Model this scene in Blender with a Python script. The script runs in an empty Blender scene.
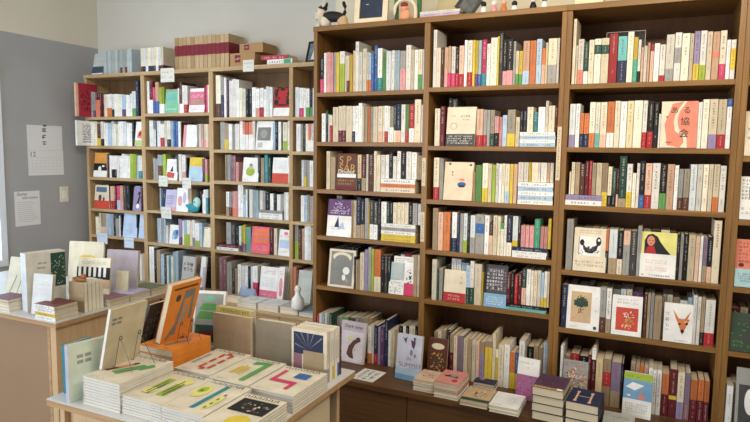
import bpy, bmesh, math, random
from mathutils import Vector, Matrix, Euler
random.seed(7)
SC=bpy.context.scene
COL=SC.collection
ZO=1.6   # eye height above the floor; data heights are relative to the eye
PI=math.pi
# ------------------------------------------------------------------ materials
NKEEP=95
RGB=dict(w=(236,235,230),c=(226,212,184),i=(240,232,205),k=(172,148,115),g=(158,156,150),lg=(195,193,186),dg=(72,70,68),b=(30,28,30),
 r=(186,34,40),dr=(105,26,36),pk=(226,152,152),hp=(214,50,100),o=(222,120,56),y=(226,194,50),gr=(92,160,80),dgr=(36,74,60),lgr=(164,188,50),
 bl=(52,98,168),lb=(170,198,222),nv=(34,44,80),te=(42,138,150),tg=(60,170,130),tq=(104,188,184),pu=(100,58,112),lv=(148,132,172),br=(98,56,38),
 sa=(232,128,100),pe=(230,184,154),mv=(150,100,110),gp=(128,128,122),gd=(204,150,70),tqp=(170,208,214),lb2=(120,170,210),ly=(226,220,120),
 sk=(214,130,100),k2=(206,172,128),ro=(214,70,50),lb3=(110,160,200),lgr2=(190,205,130),o2=(226,150,60),bg=(80,110,140),lb4=(182,202,232),
 mint=(120,196,156),pk2=(228,110,140),lv2=(188,180,214),hp2=(240,90,110),o3=(244,120,60),lgy=(188,190,182),rr=(190,44,62),dgr2=(58,78,58),
 pc=(226,206,172),bw=(205,190,160),tanb=(176,150,112),orng=(240,138,40))
CN=dict(w='white',c='cream',i='ivory',k='tan',g='grey',lg='light grey',dg='charcoal',b='black',r='red',dr='maroon',pk='pink',hp='hot pink',
 o='orange',y='yellow',gr='green',dgr='dark green',lgr='lime',bl='blue',lb='pale blue',nv='navy',te='teal',tg='emerald',tq='turquoise',
 pu='purple',lv='lavender',br='brown',sa='salmon',pe='peach',mv='mauve',gp='grey')
def s2l(c):
    c=c/255.0
    return c/12.92 if c<=.04045 else ((c+.055)/1.055)**2.4
def lin(rgb): return tuple(s2l(v) for v in rgb)+(1,)
MATS={}
def mat(name,rgb,rough=.5,spec=.4,noise=0.0,scale=30,metal=0,emit=0,trans=0):
    if name in MATS: return MATS[name]
    m=bpy.data.materials.new(name); m.use_nodes=True
    nt=m.node_tree; p=nt.nodes['Principled BSDF']
    c=lin(rgb)
    p.inputs['Base Color'].default_value=c; p.inputs['Roughness'].default_value=rough
    p.inputs['Specular IOR Level'].default_value=spec; p.inputs['Metallic'].default_value=metal
    if trans: p.inputs['Transmission Weight'].default_value=trans
    if noise:
        tc=nt.nodes.new('ShaderNodeTexCoord'); n=nt.nodes.new('ShaderNodeTexNoise'); n.inputs['Scale'].default_value=scale
        n.inputs['Detail'].default_value=4
        r=nt.nodes.new('ShaderNodeValToRGB'); r.color_ramp.elements[0].position=.3; r.color_ramp.elements[1].position=.7
        r.color_ramp.elements[0].color=tuple(v*(1-noise) for v in c[:3])+(1,); r.color_ramp.elements[1].color=tuple(min(1,v*(1+noise*.4)) for v in c[:3])+(1,)
        nt.links.new(tc.outputs['Object'],n.inputs['Vector']); nt.links.new(n.outputs['Fac'],r.inputs['Fac']); nt.links.new(r.outputs['Color'],p.inputs['Base Color'])
    MATS[name]=m; return m
VR=random.Random(21)
TINT=[(1,1,1),(.93,.92,.90),(.86,.84,.80),(.95,.90,.80),(.90,.93,.95)]
def C(code,v=0):
    r=RGB[code]; g=sum(r)/3; k=.86
    r=tuple((g+(c-g)*k)*TINT[v][i] for i,c in enumerate(r))
    return mat('paper_%s_%d'%(code,v),r,.5,.3,.14,16)
def wood(name,a,b,axis='x',rough=.45,scale=1.0):
    if name in MATS: return MATS[name]
    m=bpy.data.materials.new(name); m.use_nodes=True; nt=m.node_tree; p=nt.nodes['Principled BSDF']
    tc=nt.nodes.new('ShaderNodeTexCoord'); mp=nt.nodes.new('ShaderNodeMapping')
    s={'x':(1.2,26,26),'z':(26,26,1.2),'y':(26,1.2,26)}[axis]
    mp.inputs['Scale'].default_value=tuple(v*scale for v in s)
    n=nt.nodes.new('ShaderNodeTexNoise'); n.inputs['Scale'].default_value=2.2; n.inputs['Detail'].default_value=6; n.inputs['Roughness'].default_value=.6
    r=nt.nodes.new('ShaderNodeValToRGB'); r.color_ramp.elements[0].position=.3; r.color_ramp.elements[1].position=.72
    r.color_ramp.elements[0].color=lin(a); r.color_ramp.elements[1].color=lin(b)
    nt.links.new(tc.outputs['Object'],mp.inputs['Vector']); nt.links.new(mp.outputs['Vector'],n.inputs['Vector'])
    nt.links.new(n.outputs['Fac'],r.inputs['Fac']); nt.links.new(r.outputs['Color'],p.inputs['Base Color'])
    p.inputs['Roughness'].default_value=rough; p.inputs['Specular IOR Level'].default_value=.35
    bp=nt.nodes.new('ShaderNodeBump'); bp.inputs['Strength'].default_value=.08; bp.inputs['Distance'].default_value=.002
    nt.links.new(n.outputs['Fac'],bp.inputs['Height']); nt.links.new(bp.outputs['Normal'],p.inputs['Normal'])
    MATS[name]=m; return m
def paged(name,axis,rgb=(222,208,178),dk=.78):
    if name in MATS: return MATS[name]
    m=bpy.data.materials.new(name); m.use_nodes=True; nt=m.node_tree; p=nt.nodes['Principled BSDF']
    tc=nt.nodes.new('ShaderNodeTexCoord'); w=nt.nodes.new('ShaderNodeTexWave'); w.bands_direction=axis
    w.inputs['Scale'].default_value=260; w.inputs['Distortion'].default_value=2.0
    r=nt.nodes.new('ShaderNodeValToRGB'); c=lin(rgb)
    r.color_ramp.elements[0].color=tuple(v*dk for v in c[:3])+(1,); r.color_ramp.elements[1].color=c
    nt.links.new(tc.outputs['Object'],w.inputs['Vector']); nt.links.new(w.outputs['Fac'],r.inputs['Fac']); nt.links.new(r.outputs['Color'],p.inputs['Base Color'])
    p.inputs['Roughness'].default_value=.85
    MATS[name]=m; return m
PAGEX=paged('page_edges_upright','X'); PAGEY=paged('page_edges_flat','Y')
INKD=mat('ink_dark',(74,68,66),.5); INKW=mat('ink_white',(205,200,190),.5); INKS=mat('ink_grey',(120,112,104),.5); INKR=mat('ink_red',(150,60,52),.5); INKB=mat('ink_blue',(60,80,120),.5)
# ------------------------------------------------------------------ mesh building
class MB:
    def __init__(s): s.v=[];s.f=[];s.m=[];s.mats=[];s.smooth=False
    def mi(s,m):
        if m not in s.mats: s.mats.append(m)
        return s.mats.index(m)
    def poly(s,pts,m):
        n=len(s.v); s.v+= [tuple(p) for p in pts]; s.f.append(tuple(range(n,n+len(pts)))); s.m.append(s.mi(m))
    def box(s,a,b,m):
        n=len(s.v); x0,y0,z0=a;x1,y1,z1=b
        s.v+=[(x0,y0,z0),(x1,y0,z0),(x1,y1,z0),(x0,y1,z0),(x0,y0,z1),(x1,y0,z1),(x1,y1,z1),(x0,y1,z1)]
        k=s.mi(m)
        for q in ((0,3,2,1),(4,5,6,7),(0,1,5,4),(1,2,6,5),(2,3,7,6),(3,0,4,7)): s.f.append(tuple(n+i for i in q)); s.m.append(k)
    def bbox(s,a,b,m,r=.002):
        # box with chamfered long edges (all 12): built by bmesh bevel
        bm=bmesh.new(); bmesh.ops.create_cube(bm,size=1)
        for v in bm.verts: v.co=Vector([(a[i]+b[i])/2+v.co[i]*(b[i]-a[i]) for i in range(3)])
        bmesh.ops.bevel(bm,geom=list(bm.edges),offset=r,segments=2,affect='EDGES',profile=.5)
        s.addbm(bm,m)
    def addbm(s,bm,m,mtx=None):
        n=len(s.v); k=s.mi(m); bm.verts.ensure_lookup_table()
        for v in bm.verts:
            co=mtx@v.co if mtx else v.co
            s.v.append(tuple(co))
        for f in bm.faces: s.f.append(tuple(n+v.index for v in f.verts)); s.m.append(k)
        bm.free()
    def ell(s,c,r,m,seg=20,rings=12,rot=None):
        bm=bmesh.new(); bmesh.ops.create_uvsphere(bm,u_segments=seg,v_segments=rings,radius=1)
        bm.verts.index_update()
        M=Matrix.Translation(c)@(rot.to_matrix().to_4x4() if rot else Matrix())@Matrix.Diagonal((r[0],r[1],r[2],1))
        s.addbm(bm,m,M)
    def prism(s,out,z0,z1,m,cap=True):
        # out: list of (x,y) counter-clockwise
        n=len(s.v);k=s.mi(m);L=len(out)
        s.v+=[(x,y,z0) for x,y in out]+[(x,y,z1) for x,y in out]
        for i in range(L):
            j=(i+1)%L; s.f.append((n+i,n+j,n+L+j,n+L+i)); s.m.append(k)
        if cap:
            s.f.append(tuple(n+L+i for i in range(L))); s.m.append(k); s.f.append(tuple(n+i for i in reversed(range(L)))); s.m.append(k)
    def tube(s,pts,r,m,seg=8):
        pts=[Vector(p) for p in pts]; n=len(s.v);k=s.mi(m);L=len(pts)
        up=Vector((0,0,1))
        for i,p in enumerate(pts):
            d=(pts[min(i+1,L-1)]-pts[max(i-1,0)]).normalized()
            a=d.cross(up)
            if a.length<1e-3: a=d.cross(Vector((1,0,0)))
            a.normalize(); b=d.cross(a)
            for q in range(seg):
                t=2*PI*q/seg; s.v.append(tuple(p+a*math.cos(t)*r+b*math.sin(t)*r))
        for i in range(L-1):
            for q in range(seg):
                w=(q+1)%seg; s.f.append((n+i*seg+q,n+i*seg+w,n+(i+1)*seg+w,n+(i+1)*seg+q)); s.m.append(k)
        s.f.append(tuple(n+q for q in range(seg))); s.m.append(k)
        s.f.append(tuple(n+(L-1)*seg+q for q in reversed(range(seg)))); s.m.append(k)
    def lathe(s,prof,m,seg=24,c=(0,0,0)):
        n=len(s.v);k=s.mi(m);L=len(prof)
        for r,z in prof:
            for q in range(seg):
                t=2*PI*q/seg; s.v.append((c[0]+r*math.cos(t),c[1]+r*math.sin(t),c[2]+z))
        for i in range(L-1):
            for q in range(seg):
                w=(q+1)%seg; s.f.append((n+i*seg+q,n+i*seg+w,n+(i+1)*seg+w,n+(i+1)*seg+q)); s.m.append(k)
        s.f.append(tuple(n+q for q in reversed(range(seg)))); s.m.append(k)
        s.f.append(tuple(n+(L-1)*seg+q for q in range(seg))); s.m.append(k)
    def merge(s,o,loc):
        n=len(s.v); s.v+=[(a+loc[0],b+loc[1],c+loc[2]) for a,b,c in o.v]
        mp=[s.mi(m) for m in o.mats]
        s.f+=[tuple(n+i for i in f) for f in o.f]; s.m+=[mp[k] for k in o.m]
    def build(s,name,parent=None,loc=(0,0,0),rot=(0,0,0),smooth=False):
        me=bpy.data.meshes.new(name); me.from_pydata(s.v,[],s.f)
        for m in s.mats: me.materials.append(m)
        me.polygons.foreach_set('material_index',s.m)
        if smooth: me.polygons.foreach_set('use_smooth',[True]*len(s.f))
        me.update()
        o=bpy.data.objects.new(name,me); COL.objects.link(o)
        o.location=loc; o.rotation_euler=rot
        if parent: o.parent=parent
        return o
def textobj(cu,m,parent):
    cu.materials.append(m); nm=cu.name.split('.')[0]; o=bpy.data.objects.new('tmp',cu); COL.objects.link(o)
    bpy.context.view_layer.update()
    me=bpy.data.meshes.new_from_object(o.evaluated_get(bpy.context.evaluated_depsgraph_get())); bpy.data.objects.remove(o)
    o=bpy.data.objects.new(nm,me); COL.objects.link(o); o.parent=parent; return o
LABELS={}
def tag(o,label,cat,group=None):
    if label in LABELS: print('DUP LABEL',label)
    LABELS[label]=1
    n=len(label.split())
    if n<4 or n>16: print('LABEL LEN',n,label)
    o['label']=label; o['category']=cat
    if group: o['group']=group
    return o
def struct(o): o['kind']='structure'; return o
def empty(name,loc,rz=0):
    o=bpy.data.objects.new(name,None); COL.objects.link(o); o.location=loc; o.rotation_euler=(0,0,rz); o.empty_display_size=.05; return o
# ------------------------------------------------------------------ glyph strokes
def glyph(add,cx,cy,s,rnd,m):
    """a few small strokes inside a cell of size s centred on (cx,cy); add(x0,y0,x1,y1,m)"""
    k=rnd.random(); t=s*.13
    if k<.85: add(cx-s*.4,cy+s*(.1+.25*rnd.random())-t,cx+s*.4,cy+s*(.1+.25*rnd.random())+0*t+t*.3,m) if False else add(cx-s*.42,cy+s*.2,cx+s*.42,cy+s*.2+t,m)
    if rnd.random()<.75: x=cx+s*(rnd.random()-.5)*.4; add(x-t*.5,cy-s*.42,x+t*.5,cy+s*.42,m)
    if rnd.random()<.65: add(cx-s*.36,cy-s*.2-t*.5,cx+s*.36,cy-s*.2+t*.5,m)
    if rnd.random()<.45: x=cx-s*.3; add(x-t*.5,cy-s*.4,x+t*.5,cy+s*.1,m)
    if rnd.random()<.35: x=cx+s*.3; add(x-t*.5,cy-s*.35,x+t*.5,cy+s*.1,m)
DARK=set('dg b dr nv dgr pu br bl te r hp dgr2 bg rr mv gp tg'.split())
# ------------------------------------------------------------------ upright book showing its spine
def spine_book(w,h,d,col,band,rnd,x,y,z,label,group,bulk=None):
    mb=MB(); m=C(col,rnd.choice([0,0,0,0,1,4] if x<-.06 else [0,0,1,1,2,3,4]) if col in('w','c','i','g','k','lg') else rnd.choice([0,1,2]))
    g=.0008; W=w-2*g
    rd=min(W*.22,.0028)
    t=min(.0014,W*.2)
    # outer outline in plan, rounded at the spine (front, y=0)
    outer=[(0,d),(0,rd)]+[(rd-rd*math.cos(a),rd-rd*math.sin(a)) for a in (PI/6,PI/3)]+[(rd,0),(W-rd,0)]+[(W-rd+rd*math.sin(a),rd-rd*math.cos(a)) for a in (PI/6,PI/3)]+[(W,rd),(W,d)]
    inner=[(W-t,d),(W-t,max(rd,t)+.001),(t,max(rd,t)+.001),(t,d)]
    o=outer+inner
    n=len(mb.v);k=mb.mi(m);L=len(o)
    mb.prism(o,0,h,m,cap=False)
    no=len(outer)
    # caps: strip between outer and inner (left arm, front, right arm)
    base=0
    def capq(idx,top):
        f=[base+(L if top else 0)+i for i in idx]
        mb.f.append(tuple(f) if top else tuple(reversed(f))); mb.m.append(k)
    for top in (0,1):
        i0,i1,i2,i3=no,no+1,no+2,no+3
        capq((0,1,i2,i3),top)
        capq(tuple(range(1,no-1))+(i1,i2),top)
        capq((no-2,no-1,i0,i1),top)
    def add(x0,z0,x1,z1,mm): mb.poly([(x0,-.0003,z0),(x1,-.0003,z0),(x1,-.0003,z1),(x0,-.0003,z1)],mm)
    ink=INKW if (col in DARK) else rnd.choice([INKD,INKD,INKS,INKS,INKR,INKB])
    lo=0.04
    if band and band[1]<.05: lo=band[2]+.03
    s=min(W*.46,.0092)
    if W>.007:
        zc=h*(.90+.05*rnd.random()); end=h*max(lo+.12,.38+.25*rnd.random())
        if rnd.random()<.5: s*=.75
        while zc>end:
            if not(band and band[1]*h-s<zc<band[2]*h+s and band[1]>.05): 
                if rnd.random()<.92: glyph(add,W/2,zc,s,rnd,ink)
            zc-=s*1.22
        s2=s*.62; zc=h*(lo+.22) if lo<.2 else h*(lo+.14)
        e2=zc-s2*1.2*rnd.randint(2,4)
        while zc>e2 and zc>h*lo: glyph(add,W/2,zc,s2,rnd,ink); zc-=s2*1.2
    if bulk is None:
        ob=mb.build('book',None,(x+g,y,z)); tag(ob,label,'book',group)
    else: bulk.merge(mb,(x+g,y,z)); ob=None
    pb=MB(); pb.box((t+.0001,max(rd,t)+.0012,.0015),(W-t-.0001,d-.0015,h-.0025),PAGEX)
    if bulk is None: pb.build('page_block',ob)
    else: bulk.merge(pb,(x+g,y,z))
    if band:
        b=MB(); e=.0003
        bo=[(px-(e if px<W/2 else -e),py-(e if py<d else 0)) for px,py in outer]
        z0=max(.0005,band[1]*h);z1=band[2]*h
        dd=d*.7
        bo=[(px,min(py,dd)) for px,py in bo]
        b.prism(bo+[(W-t*.5,dd),(W-t*.5,rd+.0006),(t*.5,rd+.0006),(t*.5,dd)],z0,z1,C(band[0]),cap=False)
        ink2=INKW if band[0] in DARK else INKD
        def add2(x0,zz0,x1,zz1,mm): b.poly([(x0,-.0007,zz0),(x1,-.0007,zz0),(x1,-.0007,zz1),(x0,-.0007,zz1)],mm)
        if W>.012 and z1-z0>.03:
            zc=z1-.01; ss=min(W*.32,.006)
            while zc>z0+.008:
                if rnd.random()<.8: glyph(add2,W/2,zc,ss,rnd,ink2)
                zc-=ss*1.3
        if bulk is None: b.build('paper_band',ob)
        else: bulk.merge(b,(x+g,y,z))
    return ob
# ------------------------------------------------------------------ book seen on its cover
def cover_book(name,w,h,t,col,des='',spine='L',pages=None,spinetext=False,rnd=random,spinecol=None,parent=None):
    """cover in the XZ plane facing -Y, thickness towards +Y. origin bottom left front"""
    mb=MB(); m=C(col); c=min(.0013,t*.12); e=.0002; sm=C(spinecol) if spinecol else m
    mb.box((0,0,0),(w,c,h),m); mb.box((0,t-c,0),(w,t,h),m)
    sp={'L':((0,c,0),(c,t-c,h)),'R':((w-c,c,0),(w,t-c,h)),'T':((0,c,h-c),(w,t-c,h)),'B':((0,c,0),(w,t-c,c))}[spine]
    mb.box(sp[0],sp[1],sm)
    lay=[0]
    def nxt(): lay[0]+=1; return -.00012*lay[0]-.0001
    for cmd in [q for q in des.split(';') if q]:
        k,a=cmd.split(':',1); a=a.split(','); y=nxt()
        if k=='r':
            x0,z0,x1,z1=[float(v) for v in a[:4]]; mb.poly([(x0*w,y,z0*h),(x1*w,y,z0*h),(x1*w,y,z1*h),(x0*w,y,z1*h)],C(a[4]))
        elif k=='e':
            cx,cz,rx,rz=[float(v) for v in a[:4]]
            ct=lambda v,hi:max(0,min(hi,v))
            mb.poly([(ct((cx+rx*math.cos(q*PI/12))*w,w),y,ct((cz+rz*math.sin(q*PI/12))*h,h)) for q in range(24)],C(a[4]))
        elif k=='s':
            # a cluster of small irregular blobs: the detail of a printed picture
            x0,z0,x1,z1=[float(v) for v in a[:4]]; mm=C(a[4]); sz=float(a[6])*w
            for _ in range(int(a[5])):
                th=rnd.random()*2*PI; rr_=math.sqrt(rnd.random())
                cx=((x0+x1)/2+(x1-x0)/2*rr_*math.cos(th))*w; cz=((z0+z1)/2+(z1-z0)/2*rr_*math.sin(th))*h
                n_=rnd.randint(5,8); ph=rnd.random()*PI; q1=sz*rnd.uniform(.5,1.2); q2=sz*rnd.uniform(.2,.7)
                P=[]
                for j in range(n_):
                    aa=2*PI*j/n_; px_=q1*math.cos(aa)*rnd.uniform(.7,1.1); pz_=q2*math.sin(aa)*rnd.uniform(.7,1.1)
                    P.append((max(0,min(w,cx+px_*math.cos(ph)-pz_*math.sin(ph))),y-.00001*rnd.random(),max(0,min(h,cz+px_*math.sin(ph)+pz_*math.cos(ph)))))
                yy=P[0][1]; mb.poly([(p_[0],yy,p_[2]) for p_ in P],mm)
        elif k=='p':
            pts=','.join(a[:-1]).split('/')
            P=[tuple(float(v) for v in p_.split(',')) for p_ in pts]
            mb.poly([(u*w,y,v*h) for u,v in P],C(a[-1]))
        elif k=='t':
            x0,z0,x1,z1=[float(v) for v in a[:4]]; rows=int(a[5]); mm=C(a[4])
            
            if rows<6 and (z1-z0)*h/rows>.018: rows*=2
            rh=(z1-z0)*h/rows; s=min(rh*.72,(x1-x0)*w*.9)
            vert=(z1-z0)*h>(x1-x0)*w*1.6 and rows==1
            if vert: 
                s=(x1-x0)*w*.8; rh=s*1.25
                zc=z1*h-s/2
                while zc>z0*h+s/2:
                    glyph(lambda xa,za,xb,zb,mq:mb.poly([(xa,y,za),(xb,y,za),(xb,y,zb),(xa,y,zb)],mq),(x0+x1)/2*w,zc,s,rnd,mm); zc-=rh
            else:
                for r in range(rows):
                    zc=z0*h+rh*(r+.5); xc=x0*w+s*.5
                    while xc<=x1*w-s*.4:
                        if rnd.random()<.88: glyph(lambda xa,za,xb,zb,mq:mb.poly([(xa,y,za),(xb,y,za),(xb,y,zb),(xa,y,zb)],mq),xc,zc,s,rnd,mm)
                        xc+=s*1.1
    if spinetext:
        ink=INKW if (spinecol or col) in DARK else INKD
        s=t*.5; xc=w*.12
        while xc<w*.85:
            if rnd.random()<.85:
                glyph(lambda xa,za,xb,zb,mq:mb.poly([(xa,za,-.0003),(xb,za,-.0003),(xb,zb,-.0003),(xa,zb,-.0003)][::-1],mq),xc,t/2,s,rnd,ink)
            xc+=s*1.2
    ob=mb.build(name,parent)
    pb=MB(); i=.002
    lo=[i,c+e,i]; hi=[w-i,t-c-e,h-i]
    if spine=='L': lo[0]=c+e
    if spine=='R': hi[0]=w-c-e
    if spine=='T': hi[2]=h-c-e
    if spine=='B': lo[2]=c+e
    pb.box(lo,hi,pages or PAGEY); pb.build('page_block',ob)
    for cmd in [q for q in des.split(';') if q[:2]=='T:']:
        a=cmd[2:].split(',')
        cu=bpy.data.curves.new('title_lettering','FONT'); cu.body=a[4]; cu.size=float(a[2])*h*1.25; cu.extrude=.0001
        cu.align_x='CENTER' if len(a[4])==1 else 'LEFT'
        to=textobj(cu,C(a[3]),ob); to.location=(float(a[0])*w,nxt()-.0002,float(a[1])*h-float(a[2])*h*.4 if len(a[4])==1 else float(a[1])*h); to.rotation_euler=(PI/2,0,0)
    return ob
def place(o,loc,rot): o.location=loc; o.rotation_euler=rot; return o
def lay(o,x,y,ztop,rz=0): # lay a cover book flat, cover up; (x,y)=front-left corner, ztop top height
    o.rotation_mode='XYZ'; o.matrix_world=Matrix.Translation((x,y,ztop))@Matrix.Rotation(rz,4,'Z')@Matrix.Rotation(-PI/2,4,'X'); return o
ZROWS={'A': [0.3048, 0.0448, -0.21, -0.463, -0.7398, -1.12], 'B': [0.3122, 0.0294, -0.236, -0.489, -0.7433, -1.12], 'C': [0.306, 0.0293, -0.2288, -0.5265, -0.7965, -1.12], 'D': [0.3, 0.0, -0.255, -0.531, -0.8, -1.12], 'L': [0.2306, 0.0092, -0.2332, -0.4789, -0.6864, -1.0], 'M': [0.2491, 0.0083, -0.236, -0.4604, -0.7031, -1.0], 'N': [0.2138, -0.0052, -0.2215, -0.4647, -0.7068, -1.0], 'O': [0.2101, -0.0106, -0.2358, -0.4669, -0.7181, -1.0]}
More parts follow.
